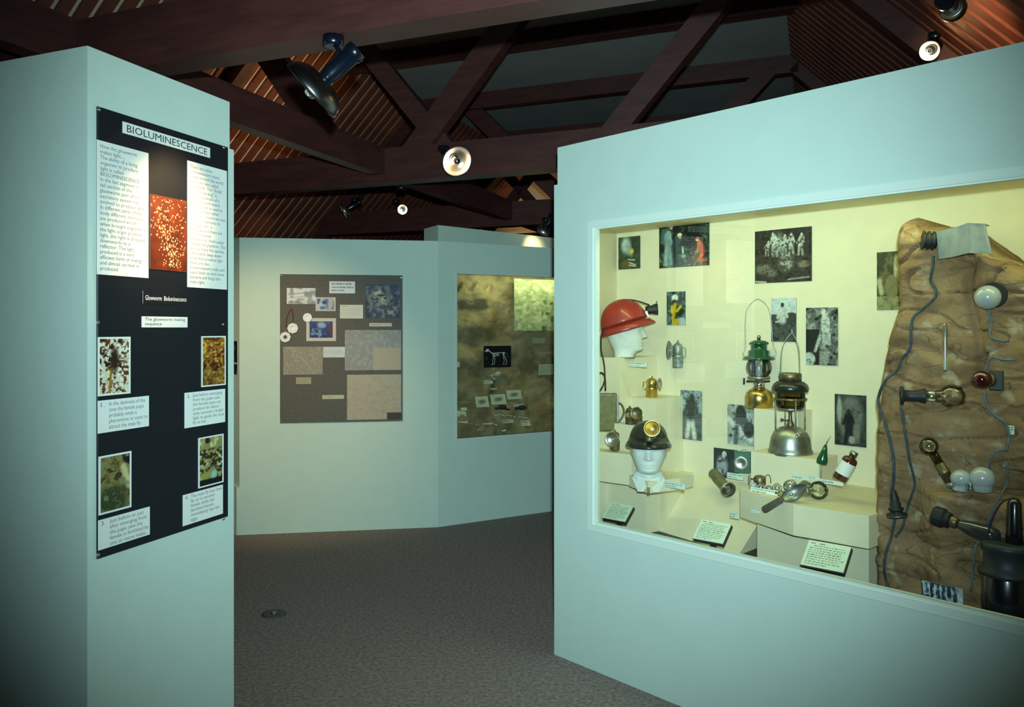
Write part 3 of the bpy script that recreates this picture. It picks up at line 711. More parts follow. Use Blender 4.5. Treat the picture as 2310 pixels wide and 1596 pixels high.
# red helmet head, seen in profile: it looks to the viewer's right
h, k = item('foam_head', 'white foam head in profile wearing the red helmet', 'mannequin head', 1410, 807, .50, group=HG, rz=math.radians(-90 + 4))
Rr = Matrix.Rotation(0, 4, 'Z')
mbh = head_mesh(0.046); mbh.build('head', M['foam'], h)
mb = MB(); mb.lathe([(0.052, -0.004), (0.052, 0.004)], KS(1)); mb.build('stand_disc', M['wood'], h)
hm, k2 = item('caving_helmet', 'red caving helmet with front lamp and rear cable', 'helmet', 1410, 807, .50, rz=math.radians(-90 + 4), group='helmets on foam heads')
mb, Mx = helmet_mesh(.124, .104, .143, math.radians(17), .160, brim=.007, peak=.022, y0=.002); sh_ = mb.build('shell', M['red'], hm)
mb = MB(); mb.box(-.02, .02, .118, .128, .0, .045, Mx); mb.build('lamp_bracket', M['chrome'], hm)
mb = MB(); mb.lathe([(.018, 0), (.022, .012), (.022, .030), (.028, .048), (.030, .060), (.026, .058)], axM(Mx @ Vector((0, .124, .05)), (0, 1, .10)), 20)
hl = mb.build('headlamp', M['rubber'], hm)
mb = MB(); mb.lathe([(.024, 0), (.026, .004)], axM(Mx @ Vector((0, .183, .056)), (0, 1, .10)), 20); mb.build('lens', M['bulb'], hl)
mb = MB(); mb.tube(smooth_pts([Mx @ Vector(q) for q in ((.0, .15, .07), (.015, .10, .105), (.02, .06, .125), (.018, .0, .14))]), .004, 6); mb.build('lamp_wire', M['rubber'], hm)
mb = MB(); mb.box(-.01, .01, -.142, -.118, -.006, .014, Mx); mb.build('rear_clip', M['red'], hm)
# battery cable of the red helmet
pts = [FR.P(*[FR.px(x, y, d)[0], d, FR.px(x, y, d)[1]]) for x, y, d in ((1359, 742, .40), (1356, 765, .38), (1356, 790, .36), (1361, 812, .35), (1364, 835, .34), (1364, 858, .33), (1358, 875, .31), (1348, 888, .29))]
o = MB(); o.tube(smooth_pts(pts), .004, 8); tag(o.build('lamp_cable', M['rubber']), 'black cable hanging from the back of the red helmet', 'cable')
pts = [FR.P(*[FR.px(x, y, d)[0], d, FR.px(x, y, d)[1]]) for x, y, d in ((1366, 882, .33), (1364, 850, .33), (1354, 842, .31), (1344, 860, .29), (1340, 880, .28))]
o = MB(); o.tube(smooth_pts(pts), .0045, 8); tag(o.build('lamp_cable', M['rubber']), 'loop of black cable on top of the olive battery tin', 'cable')
# black helmet head, facing the viewer, with a shirt collar
h, k = item('foam_head', 'white foam head with shirt collar wearing the black helmet', 'mannequin head', 1463, 1092, .22, group=HG, rz=math.pi)
mbh = head_mesh(0.030); mbh.v = [(v[0] * 1.02, v[1], v[2] * 0.94 + .012) for v in mbh.v]; mbh.build('head', M['foam'], h)
mb = MB()
for sg in (-1, 1):
    q = [Vector((0.0, .060, .036)), Vector((sg * .055, .052, .064)), Vector((sg * .074, .030, .028)), Vector((sg * .048, .066, -.024)), Vector((sg * .022, .078, -.022)), Vector((sg * .006, .070, .006))]
    th = Vector((0, .012, -.002)); mb.rings([q, [v - th for v in q]], False)
mb.rings([[Vector((.060 * math.sin(a), .056 * math.cos(a), z)) for a in np.linspace(0, 2 * math.pi, 24, endpoint=False)] for z in (.004, .060)], True)
mb.build('shirt_collar', M['foam'], h)
mb = MB(); mb.lathe([(.006, -.03), (.006, .0)], Matrix.Translation((0.0, .085, 0))); mb.build('peg', M['wood'], h)
hm, k2 = item('mining_helmet', 'black mining helmet with a round carbide lamp in front', 'helmet', 1463, 1092, .22, rz=math.pi, group='helmets on foam heads')
mb, Mx = helmet_mesh(.108, .089, .098, math.radians(5), .192, brim=.014, peak=.018); mb.build('shell', M['blackgloss'], hm)
mb = MB(); mb.tube([Mx @ Vector((0, .098 * math.cos(a) + 0, .094 * math.sin(a))) for a in np.linspace(.4, 2.6, 14)], .005, 6); mb.build('crown_ridge', M['blackgloss'], hm)
mb = MB(); mb.lathe([(.017, -.02), (.018, -.01), (.016, -.004), (.017, .0), (.017, .016), (.010, .02)], Matrix.Translation((-.004, .128, .232)), 18); cl = mb.build('carbide_lamp', M['bronze'], hm)
mb = MB(); mb.lathe([(.006, .0), (.018, .003), (.029, .012), (.036, .022), (.035, .0235), (.028, .015), (.017, .006), (.003, .004)], axM((-.014, .130, .272), (-.05, 1, .05)), 28, False, True); mb.build('reflector', M['brass'], cl)
mb = MB(); mb.ball((-.014, .146, .272), .006); mb.build('burner_tip', M['chrome'], cl)

# ------------------------------------------------------------------ lamps on the plinths
def carbide(label, x, y, d, r, h, mat, rdir, rr, dishmat='dish', rot=0.0, group='small miner lamps', rh=0.62):
    t, k = item('carbide_lamp', label, 'lamp', x, y, d, group=group, rz=rot); K = KS(k)
    mb = MB(); mb.lathe([(r * .96, 0), (r, .04 * h), (r, .36 * h), (r * 1.06, .38 * h), (r * 1.06, .46 * h), (r * .8, .48 * h)], K, 20); mb.build('fuel_base', M[mat], t)
    mb = MB(); mb.lathe([(r * .8, .48 * h), (r * .92, .52 * h), (r * .92, .78 * h), (r * .7, .86 * h), (r * .4, .88 * h)], K, 20); mb.build('water_tank', M[mat], t)
    mb = MB(); mb.lathe([(r * .3, .88 * h), (r * .3, .93 * h), (r * .16, .94 * h), (r * .16, h)], K, 12); mb.box(-r * .35, r * .1, -r * .1, r * .1, .94 * h, .98 * h, K); mb.build('valve_lever', M[mat], t)
    dv = Vector(rdir).normalized(); p = Vector((0, 0, rh * h)) + dv * r * 1.15
    Mx = K @ axM(p, dv)
    mb = MB(); mb.lathe([(rr * .12, -.18 * rr), (rr * .45, -.05 * rr), (rr * .85, .18 * rr), (rr, .34 * rr), (rr * .96, .36 * rr), (rr * .8, .22 * rr), (rr * .42, .0), (rr * .1, -.04 * rr)], Mx, 28); mb.build('reflector', M[dishmat], t)
    mb = MB(); mb.lathe([(rr * .08, -.1 * rr), (rr * .06, .3 * rr)], Mx, 8); mb.build('burner_tip', M['chrome'], t)
    mb = MB(); q = -dv * r * 1.0
    mb.tube([K @ (Vector((0, 0, .75 * h)) + q), K @ (Vector((0, 0, .72 * h)) + q * 1.5), K @ (Vector((0, 0, .4 * h)) + q * 1.5), K @ (Vector((0, 0, .36 * h)) + q)], .1 * r * k, 6); mb.build('hook', M[mat], t)
    return t
carbide('grey zinc miner lamp hung on the back wall', 1529, 830, .705, 12, 62, 'zinc', (-1, -.25, .05), 22, 'zinc')
carbide('polished brass miner lamp standing on a plinth', 1470, 897, .575, 13, 48, 'brass', (1, -.35, .05), 14, 'dish')
carbide('tarnished miner lamp behind the black helmet', 1421, 958, .372, 10, 42, 'bronze', (-.2, -1, .0), 9, 'bronze')
carbide('tarnished miner lamp with a dark oval reflector', 1440, 958, .375, 9, 40, 'bronze', (-.3, -1, .1), 14, 'bronze')
carbide('squat miner lamp with a bright round reflector', 1387, 1016, .26, 11, 46, 'bronze', (-.35, -1, .05), 17, 'dish', rh=.55)
t, k = item('battery_tin', 'olive battery tin with a leather carrying strap', 'tin', 1371, 972, .325, rz=math.radians(10)); K = KS(k)
mb = MB(); mb.cbox(-26, 20, 0, 12, 0, 82, 1.5, K); mb.build('body', M['olive'], t)
mb = MB(); mb.cbox(-27, 21, -.6, 12.6, 76, 84, 1, K); mb.build('lid', M['bronze'], t)
mb = MB(); mb.tube([K @ Vector(q) for q in smooth_pts([(20, 5, 60), (30, 5, 60), (37, 5, 48), (36, 5, 34), (27, 5, 20), (20, 5, 17)])], 2.2 * k, 8); mb.build('strap', M['handle'], t)
mb = MB(); mb.cbox(20, 25, 2, 10, 18, 78, .8, K); mb.build('side_bracket', M['steel'], t)

def lantern_coleman():
    t, k = item('lantern', 'brass pressure lantern with green enamel hood and tall wire bail', 'lantern', 1712, 921, .668); K = KS(k)
    mb = MB(); mb.lathe([(27, 0), (30, 2), (30.5, 26), (28, 35), (22, 41), (14, 45)], K, 32); f = mb.build('fount', M['brass'], t)
    mb = MB(); mb.lathe([(13, 45), (13, 58), (10, 60), (10, 66)], K, 20); mb.build('burner_collar', M['chrome'], t)
    mb = MB(); mb.tube([K @ Vector((-10, 0, 60)), K @ Vector((-27, 0, 60))], 2.2 * k); mb.lathe([(7, 0), (7, 4)], K @ axM((-30, 0, 60), (-1, 0, 0)), 12); mb.build('valve_wheel', M['rubber'], t)
    mb = MB(); mb.tube([K @ Vector((10, 0, 60)), K @ Vector((24, 0, 61))], 2 * k); mb.build('cleaning_lever', M['rubber'], t)
    mb = MB(); mb.lathe([(24, 66), (25, 68), (25, 71), (10, 72)], K, 24); mb.build('globe_plate', M['steel'], t)
    mb = MB(); mb.lathe([(21, 72), (27, 82), (28.5, 91), (27, 101), (22, 110)], K, 32, False, False); mb.build('globe', M['bulb'], t)
    for a in range(4):
        q = math.radians(35 + 90 * a); mb = MB(); mb.tube([K @ Vector((17 * math.cos(q), 17 * math.sin(q), 70)), K @ Vector((17 * math.cos(q), 17 * math.sin(q), 112))], 2.1 * k, 8); mb.build('rod', M['rubber'], t)
    mb = MB(); mb.lathe([(6, 72), (7, 80), (7, 95), (4, 104)], K, 14); mb.build('mantle', M['opal'], t)
    mb = MB(); mb.lathe([(35, 110), (36, 112), (33, 115), (24, 118), (23.5, 129), (18, 131), (18, 143), (21.5, 144), (21.5, 147), (14, 152), (5, 154)], K, 36); mb.build('hood', M['green'], t)
    mb = MB(); mb.lathe([(3.6, 153), (3.6, 158), (4.6, 159), (3, 164)], K, 12); mb.build('finial', M['steel'], t)
    mb = MB(); mb.tube([K @ Vector((x, 0, z)) for x, z in [(p.x, p.z) for p in smooth_pts([(q[0], 0, q[1]) for q in ((-24, 117), (-32, 118), (-34, 125), (-29, 137), (-29, 195), (-24, 226), (-3, 246), (18, 230), (25, 205), (29, 160), (31, 140), (37, 126), (34, 118), (24, 117))])]], 1.1 * k, 6); mb.build('bail', M['steel'], t)
lantern_coleman()
def lantern_tilley():
    t, k = item('lantern', 'steel-based pressure lantern with sooty glass and dark vented hood', 'lantern', 1783, 1025, .508); K = KS(k)
    mb = MB(); mb.lathe([(47, 0), (48, 2), (48, 9), (45.5, 12), (44.5, 20), (42, 37), (36, 50), (24, 60), (9, 64)], K, 40); mb.build('fount', M['steel'], t)
    mb = MB(); mb.lathe([(9, 62), (8, 68), (4.5, 76), (3.5, 92), (5, 96), (5, 108)], K, 16); mb.tube([K @ Vector((0, 0, 76)), K @ Vector((-16, -2, 77))], 1.6 * k); mb.ball(K @ Vector((-18, -2, 77)), 3.5 * k); mb.build('burner_stem', M['bronze'], t)
    mb = MB(); mb.lathe([(5, 0), (6, 3), (6, 9), (3, 11)], K @ axM((16, -32, 46), (.3, -1, .8)), 14); mb.build('filler_cap', M['chrome'], t)
    for a in range(4):
        q = math.radians(20 + 90 * a); mb = MB(); mb.tube([K @ Vector((33 * math.cos(q), 33 * math.sin(q), 50)), K @ Vector((33 * math.cos(q), 33 * math.sin(q), 128))], 1.5 * k, 8); mb.build('rod', M['zinc'], t)
    mb = MB(); mb.lathe([(34, 122), (36, 123), (36, 126), (34, 127)], K, 32, False, False); mb.build('gallery_ring', M['bronze'], t)
    mb = MB(); mb.lathe([(26, 104), (31, 108), (32, 122), (32, 142)], K, 32, False, False); mb.build('glass_chimney', M['smoke'], t)
    mb = MB(); mb.lathe([(28, 100), (29, 104), (20, 105)], K, 24); mb.build('burner_dish', M['steel'], t)
    mb = MB(); mb.lathe([(36, 140), (39, 142), (40, 150), (37, 157), (30, 163), (25, 165)], K, 36); hd = mb.build('hood', M['blackgloss'], t)
    mb = MB(); mb.lathe([(24, 165), (24.5, 180), (22, 183), (8, 184)], K, 32); mb.build('vent_cap', M['bronze'], hd)
    mb = MB(); mb.tube([K @ Vector((p.x, 0, p.z)) for p in smooth_pts([(-20, 0, 165), (-20, 0, 195), (-17, 0, 238), (-8, 0, 260), (2, 0, 272), (3, 0, 282), (5, 0, 272), (12, 0, 258), (18, 0, 236), (20, 0, 195), (20, 0, 165)])], 1.1 * k, 6); mb.build('bail', M['zinc'], t)
lantern_tilley()

# torches, bulbs and small things on the shelf
def torch_px(name, label, x0, y0, d0, x1, y1, d1, r, mat, hr, facing):
    s0, z0 = FR.px(x0, y0, d0); s1, z1 = FR.px(x1, y1, d1); A = FR.P(s0, d0, z0); B = FR.P(s1, d1, z1); k = kpx(FR, x1, y1, d1)
    t = thing(name, label, 'torch', Matrix.Translation(A)); L = B - A
    mb = MB(); mb.tube([L * 0, L * .03, L * .3, L * .32, L * .6, L * .62, L * .95], [r * k * .9, r * k, r * k, r * k * 1.06, r * k * 1.06, r * k, r * k], 18, False); mb.build('barrel', M[mat], t)
    Mx = axM(L * .93, facing)
    mb = MB(); mb.lathe([(r * k * .8, -.006), (hr * k * .8, .006), (hr * k, .018), (hr * k, .026), (hr * k * .93, .027), (hr * k * .5, .014), (.003, .008)], Mx, 28); mb.build('reflector_head', M['dish'], t)
    mb = MB(); mb.lathe([(hr * k * .92, .0255), (.001, .0262)], Mx, 24); mb.build('lens', M['bulb'], t)
    mb = MB(); mb.box(-.005, .005, -.012, .012, r * k * .9, r * k * 1.3, axM(L * .5, L)); mb.build('switch', M['bronze'], t)
    return t
tocam = lambda x, y: -ray(x, y)
torch_px('hand_torch', 'long brass-coloured torch hanging at a slant', 1608, 1066, .63, 1640, 1104, .58, 12, 'olive', 18, tocam(1645, 1108) + Vector((.5, 0, -.45)))
t, k = item('box_torch', 'green box torch with a round reflector on its front', 'torch', 1679, 1068, .69); K = KS(k)
mb = MB(); mb.cbox(-22, 22, -4, 12, 0, 48, 1.5, K); mb.build('body', M['greentin'], t)
mb = MB(); mb.lathe([(15, -1), (16, 3), (14, 4), (6, 1), (1, 0)], K @ axM((-7, -4, 23), (-.1, -1, 0)), 28); mb.build('reflector', M['dish'], t)
mb = MB(); mb.cbox(-6, 4, -1, 8, 48, 52, .8, K); mb.build('switch', M['steel'], t)
mb = MB(); mb.box(20, 25, -2, 4, 36, 42, K); mb.build('strap_lug', M['steel'], t)

def bulb_thing(label, p, dv, r, neck, capmat, glass='bulb', group='loose light bulbs', name='light_bulb', filament=True):
    """globe at the end of a neck and cap; p = globe centre (world), dv = from cap to globe"""
    dv = Vector(dv).normalized(); base = Vector(p) - dv * (r + neck)
    t = thing(name, label, 'bulb', axM(base, dv), group)
    z0 = neck * .45
    prof = [(r * .36, z0), (r * .38, z0 + .2 * neck)] + [(max(.38 * r, r * math.sin(q)), neck + r - r * math.cos(q)) for q in np.linspace(.45, math.pi - .02, 14)]
    mb = MB(); mb.lathe(prof, None, 24, True, True); mb.build('globe', M[glass], t)
    mb = MB(); mb.lathe([(r * .2, -.001), (r * .36, .001), (r * .4, z0 * .5), (r * .36, z0 + .001)], None, 16); mb.build('cap', M[capmat], t)
    if filament:
        mb = MB(); mb.tube([(0, 0, z0), (0, 0, neck + r * .6)], r * .09, 6); mb.tube([(-r * .35, 0, neck + r * .9), (0, 0, neck + r * .6), (r * .35, 0, neck + r * .9)], r * .03, 5); mb.build('filament_stem', M['frosty'], t)
    return t
def W(x, y, d): s, z = FR.px(x, y, d); return FR.P(s, d, z)
K1 = kpx(FR, 1800, 1100, .33)
def SB(x, d, r): return FR.P(S(x, d), d, zE1 + r * K1 * .98)
bulb_thing('clear round bulb at the right end of the row', SB(1846, .34, 21), (.8, .2, .0), 21 * K1, 12 * K1, 'steel', 'bulb')
bulb_thing('cloudy globe bulb behind the scoop reflector', SB(1783, .375, 16), (.2, -.3, .6), 16 * K1, 9 * K1, 'steel', 'frosty', filament=False)
bulb_thing('cloudy globe bulb between scoop and clear bulb', SB(1817, .365, 18), (-.2, -.3, .6), 18 * K1, 9 * K1, 'steel', 'frosty', filament=False)
bulb_thing('small frosted bulb beside the coiled lamp', SB(1753, .345, 11), (-.1, -.2, .8), 11 * K1, 6 * K1, 'bronze', 'frosty', filament=False)
bulb_thing('tiny lens bulb on the shelf edge', SB(1762, .285, 7), (.6, -.6, .0), 7 * K1, 7 * K1, 'bronze', 'bulb', filament=False)
bulb_thing('pea bulb with brass cap beside the small frosted one', SB(1735, .335, 8), (-.6, -.2, .4), 8 * K1, 6 * K1, 'brass', 'frosty', filament=False)
bulb_thing('pale pea bulb lying behind the long caption', SB(1716, .325, 9), (.5, -.3, .3), 9 * K1, 6 * K1, 'brass', 'frosty', filament=False)
bulb_thing('milky pea bulb at the shelf corner', SB(1699, .335, 9), (-.3, -.3, .4), 9 * K1, 5 * K1, 'steel', 'opal', filament=False)
t = thing('coil_lamp', 'small tarnished oil lamp with a curled wire hook', 'lamp', FR.M(S(1714, .378), .378, zE1 + .002, crz(FR, S(1714, .378), .378))); k = K1; K = KS(k)
mb = MB(); mb.lathe([(11, 4), (14, 8), (14, 24), (11, 28), (5, 30)], K, 20); mb.build('tank', M['bronze'], t)
mb = MB(); mb.box(-24, -20, -6, 6, 0, 34, K); mb.tube([K @ Vector((-20, 0, 20)), K @ Vector((-12, 0, 20))], 2 * k); mb.build('side_plate', M['bronze'], t)
mb = MB(); mb.tube([K @ Vector((p.x, 0, p.z)) for p in smooth_pts([(10, 0, 22), (15, 0, 30), (20, 0, 32), (24, 0, 25), (25, 0, 12)])], 1.2 * k, 6); mb.build('wire_hook', M['bronze'], t)
mb = MB(); mb.lathe([(9, -1), (11, 1), (11, 5)], K, 16); mb.build('foot', M['bronze'], t)
# inspection lamp: handle and scoop reflector
A = W(1722, 1152, .19); B = W(1766, 1126, .205); C = W(1820, 1094, .25); k = K1
t = thing('inspection_lamp', 'hand lamp with ribbed handle and leaf-shaped scoop reflector', 'lamp', Matrix.Translation(A)); L = B - A
mb = MB(); mb.tube([L * 0, L * .05, L * .95, L], [6 * k, 7.2 * k, 6 * k, 5 * k], 14, False)
for i in range(8):
    q = i * math.pi / 4; X = axM((0, 0, 0), L) @ Vector((7 * k * math.cos(q), 7 * k * math.sin(q), 0)); mb.tube([X + L * .05, X * .9 + L * .92], 1.2 * k, 5)
mb.build('handle', M['handle'], t)
mb = MB(); dv = (C - B); Mx = axM(L * .98, dv, (-.5, -.6, .6)); rs = []; n = 17; ln = dv.length
for i in range(15):
    q = i / 14; w = 17 * k * math.sin(math.pi * (0.12 + 0.86 * q)) ** .8 ; dep = 15 * k * math.sin(math.pi * (0.1 + .85 * q))
    rs.append([Mx @ Vector((w * math.cos(a), dep * (math.sin(a)) - 2 * k, q * ln)) for a in np.linspace(math.pi, 2 * math.pi, n)])
outer = rs; inner = [[v + (Mx.to_3x3() @ Vector((0, 1.2 * k, 0))) for v in r] for r in rs]
mb.rings(outer, True, False, False, False); mb.rings(inner, True, False, False, False); mb.build('scoop_reflector', M['steel'], t)
mb = MB(); mb.ball(Mx @ Vector((0, -2 * k, ln * .35)), 7 * k, sc=(1, 1, 1)); mb.build('bulb', M['frosty'], t)
# oil can and bottle
t, k = item('oil_can', 'small dark green conical oil can with a thin tilted spout', 'oil can', 1853, 1047, .40, rz=0); K = KS(k) @ Matrix.Rotation(math.radians(12), 4, 'Y')
mb = MB(); mb.lathe([(11, 0), (12, 3), (12, 10), (8, 24), (3, 44)], K, 20); mb.build('body', M['green'], t)
mb = MB(); mb.tube([K @ Vector((0, 0, 43)), K @ Vector((2, 0, 56)), K @ Vector((6, 0, 68))], [1.6 * k, 1.0 * k, .6 * k], 8); mb.build('spout', M['zinc'], t)
mb = MB(); mb.tube([K @ Vector((2, 0, 1)), K @ Vector((6, 3, -34))], .6 * k, 6); mb.build('support_wire', M['steel'], t)
t, k = item('bottle', 'brown glass bottle with a pale label leaning at a slant', 'bottle', 1893, 1082, .36); K = KS(k) @ Matrix.Rotation(math.radians(27), 4, 'Y')
mb = MB(); mb.lathe([(15, 0), (16.5, 2), (16.5, 50), (14, 55), (7, 58), (7, 62)], K, 28, sx=1.0); mb.build('glass_body', M['amber'], t)
mb = MB(); mb.lathe([(16.8, 14), (16.8, 44)], K, 28, False, False); lb = mb.build('paper_label', M['card'], t)
mb = MB(); mb.lathe([(8.5, 62), (8.5, 71), (7, 72)], K, 20); mb.build('screw_cap', M['steel'], t)

# ------------------------------------------------------------------ captions in the case
CG = 'small white captions in the lamp case'
def caption(label, x0, x1, yt, yb, d, seed, rows=2, tiltx=0.0, F=None, group=CG, face=False, dark=False):
    F = F or FR
    s0, z1 = F.px(x0, yt, d); s1, _ = F.px(x1, yt, d); _, z0 = F.px(x0, yb, d)
    p = Pic(max(10, int((x1 - x0) * .8)), max(8, int((yb - yt) * 1.1)), (222, 236, 226), seed); p.lines(rows, (70, 84, 90), .05, .95, .1, .92)
    o = pic_obj('caption_card', p, s1 - s0, z1 - z0, t=0.003)
    m = F.M(s0, d, z0) @ Matrix.Rotation(tiltx, 4, 'X'); place(o, m)
    return tag(o, label, 'caption', group)
caption('white caption strip on the plinth under the red helmet head', 1418, 1459, 817, 827, .416, 21)
caption('white caption strip on the shelf beside the black helmet head', 1498, 1546, 1086, 1098, .20, 22)
caption('white caption strip on the back wall behind the lanterns', 1751, 1793, 836, 848, DB - .006, 23)
caption('white caption strip under the dark photo of the crouching caver', 1640, 1677, 1066, 1079, .655, 24)
yE = HYP + (EYE - zE1) * FPX / FR.P(S(1700, .29), .29, 0).y
caption('long white caption in front of the pea bulbs', 1692, 1753, yE - 12, yE + 1, .292, 25, tiltx=math.radians(-20))
caption('tiny white caption by the handle of the hand lamp', 1695, 1717, 1146, 1156, .262, 26)
caption('white caption low on the base below the slanting torch', 1647, 1668, 1156, 1168, .345, 27)
caption('white caption strip at the foot of the oil can, nearest the steel lantern', 1784, 1828, 1072, 1079, .412, 28, 1)
caption('white caption strip between the other two below the oil can', 1822, 1850, 1074, 1080, .41, 29, 1)
caption('white caption strip below the leaning bottle', 1850, 1903, 1081, 1090, .40, 30, 1)
def lectern(label, x, y, seed, w=.155, dd=.12, d=.11, rz=0.1, tilt=38):
    s, z = FR.px(x, y, d); t = thing('text_stand', label, 'sign', FR.M(s, d, z, rz), 'sloping text cards in the lamp case')
    R = Matrix.Rotation(math.radians(-90 + tilt), 4, 'X')
    p = Pic(150, 100, (214, 232, 212), seed); p.lines(10, (104, 120, 114), .07, .95, .05, .95, head=True)
    o = pic_obj('text_card', p, w, dd, t, t=.004); o.matrix_local = Matrix.Translation((-w / 2, 0, 0)) @ R
    mb = MB(); mb.box(-w / 2 + .004, w / 2 + .004, .0041, .016, -.004, dd - .004, R); mb.build('backing_board', M['black'], t)
    hz = z - ZFL
    mb = MB(); mb.box(-.012, .012, .045, .06, -hz, .03); mb.box(-.05, .05, .02, .09, -hz, -hz + .006); mb.build('post', M['black'], t)
lectern('sloping text card below the black helmet head', 1384, 1173, 31, .125, .095, .14)
lectern('sloping text card between the two cream bases', 1596, 1221, 32, .135, .105, .12)
lectern('sloping text card in front of the broad pointed shelf', 1853, 1283, 33, .155, .118, .10)
# ------------------------------------------------------------------ the modelled rock with its lamps
def sstep(a, b, x): t = min(1.0, max(0.0, (x - a) / (b - a))); return t * t * (3 - 2 * t)
DR = .26
LB = sorted([(Z(x, y, DR), S(x, DR)) for x, y in ((2010, 480), (2010, 500), (2005, 560), (2007, 690), (1985, 745), (1968, 850), (1957, 930), (1955, 1310), (1955, 1500))])
TB = sorted([(S(x, DR), Z(x, y, DR)) for x, y in ((1955, 500), (2010, 498), (2045, 486), (2064, 491), (2080, 506), (2140, 507), (2185, 540), (2235, 574), (2285, 592), (2420, 625), (2700, 660))])
sLof = lambda z: float(np.interp(z, [q[0] for q in LB], [q[1] for q in LB]))
zTof = lambda s: float(np.interp(s, [q[0] for q in TB], [q[1] for q in TB]))
zLedge = Z(2180, 1112, .2); sLedge = S(2075, .2); sGr = S(2197, .25)
def rock_d(s, z):
    v = Vector((s * 3.2 + 7, 1.3, z * 2.2))
    d = DR + 0.045 * mnoise.fractal(v, 1.0, 2.1, 5) * 1.0
    d += 0.014 * (1 - 2 * abs(mnoise.noise(Vector((s * 5.0 + .6 * mnoise.noise(Vector((s * 9, 2, z * 9))), 4.4, z * 15)))))
    cr = abs(mnoise.noise(Vector((s * 4.0, 9.1, z * 11.0)))); d += 0.022 * max(0, 1 - cr / 0.05)
    d += 0.028 * math.exp(-((s - sGr - .02 * math.sin(z * 14)) / .018) ** 2) * sstep(1.25, 1.4, z)
    lg = sstep(zLedge + .012, zLedge - .03, z) * sstep(sLedge - .05, sLedge + .08, s)
    d -= 0.085 * lg
    e = max(0.0, 1 - (s - sLof(z)) / 0.05); d += 0.10 * e * e
    e = max(0.0, 1 - (zTof(s) - z) / 0.04); d += 0.10 * e * e
    return min(max(d, 0.06), DB - .01)
mb = MB(); ns, nz = 150, 210; sR = S1 + 0.02; rs = []
for j in range(nz + 2):
    row = []
    for i in range(ns + 2):
        v = min(j, nz) / nz; u = max(0, i - 1) / ns
        s = .5; z = ZFL + v * (2.0 - ZFL)
        for _ in range(3):
            sl = sLof(z); s = sl + u * (sR - sl) + 0.006 * mnoise.noise(Vector((3, z * 25, u * 9))) * (1 - u)
            z = ZFL + v * (zTof(s) + 0.006 * mnoise.noise(Vector((s * 30, 1, 1))) - ZFL)
        d = DB - .002 if (i == 0 or j == nz + 1) else rock_d(s, z)
        row.append(Vector((s - 1.9, d - .4, z - ZFL)))
    rs.append(row)
mb.rings(rs, True, False, False, False)
o = mb.build('rock_face', M['rock']); place(o, FR.M(1.9, .4, ZFL)); tag(o, 'brown modelled cave rock filling the end of the lamp case', 'rock')
def rd(x, y):
    d = .25
    for _ in range(5): s, z = FR.px(x, y, d); d = rock_d(s, z)
    return d
def RW(x, y, off=.006):
    d = rd(x, y) - off; s, z = FR.px(x, y, d); return FR.P(s, d, z)
def rock_item(name, label, cat, x, y, off, group=None, rz=0.0):
    d = rd(x, y) - off; return item(name, label, cat, x, y, d, group=group, rz=rz)
CBG = 'cables on the rock'
def rcable(label, pts, r=.0052, mat='cable'):
    dense = smooth_pts([Vector((x, y, 0)) for x, y in pts], 5); w = []
    for q in dense:
        d = min(rd(q.x + a, q.y + b) for a in (-9, 0, 9) for b in (-9, 0, 9)) - r * .7; s_, z_ = FR.px(q.x, q.y, d); w.append(FR.P(s_, d, z_))
    dd = [v.copy() for v in w]
    for i in range(1, len(w) - 1): w[i] = (dd[i - 1] + dd[i] * 2 + dd[i + 1]) / 4
    o = MB(); o.tube([p - w[0] for p in w], r, 8); o = o.build('cable', M[mat]); o.location = w[0]
    return tag(o, label, 'cable', CBG)
rcable('dark cable snaking from the metal hood down to the black plug', [(2106, 578), (2103, 610), (2099, 635), (2111, 655), (2109, 672), (2086, 694), (2062, 714), (2055, 740), (2054, 785), (2034, 810), (2025, 835), (2000, 855), (1985, 885), (1982, 915), (1995, 950), (2009, 1000), (2016, 1040), (2016, 1080), (2013, 1106)])
rcable('dark cable hanging from the black plug to the case floor', [(2020, 1165), (2015, 1190), (2010, 1215), (1998, 1250), (1995, 1290), (2004, 1330), (2010, 1350)])
rcable('cable looping down from the black bulb holder', [(2032, 915), (2038, 955), (2046, 1000), (2052, 1040), (2064, 1090), (2056, 1120), (2046, 1150), (2036, 1190), (2020, 1212)], .0045)
rcable('pale cable below the white globe lamp', [(2233, 698), (2236, 730), (2233, 757), (2250, 768), (2276, 770)], .0045, 'cable2')
rcable('pale cable curving above the dark red bulb', [(2290, 812), (2262, 812), (2238, 806), (2226, 826), (2222, 842)], .0045, 'cable2')
rcable('pale cable running down from the dark red bulb', [(2222, 884), (2226, 915), (2247, 940), (2268, 955), (2276, 985), (2270, 1020)], .0045, 'cable2')
rcable('pale cable curving behind the half-dome bulb', [(2268, 1014), (2248, 1018), (2236, 1034), (2231, 1058)], .004, 'cable2')
rcable('pale cable dropping past the ledge to the smoky bulb', [(2271, 1045), (2272, 1090), (2250, 1128), (2236, 1160), (2228, 1184)], .004, 'cable2')
rcable('pale cable hanging below the smoky bulb', [(2208, 1222), (2199, 1240), (2195, 1290), (2190, 1335)], .004, 'cable2')
# black plug
t, k = rock_item('plug', 'black stepped bayonet plug on the cable', 'plug', 2024, 1166, .02); K = KS(k) @ Matrix.Rotation(math.radians(-8), 4, 'Y')
mb = MB(); mb.lathe([(22, 0), (22, 6), (13, 8), (13, 14), (16, 15), (16, 19), (11, 21), (12, 30), (10, 31), (9, 44), (6, 58), (3, 60)], K, 24); mb.build('body', M['rubber'], t)
mb = MB(); mb.lathe([(22.4, 2), (22.4, 4)], K, 24, False, False); mb.build('rim_ring', M['steel'], t)
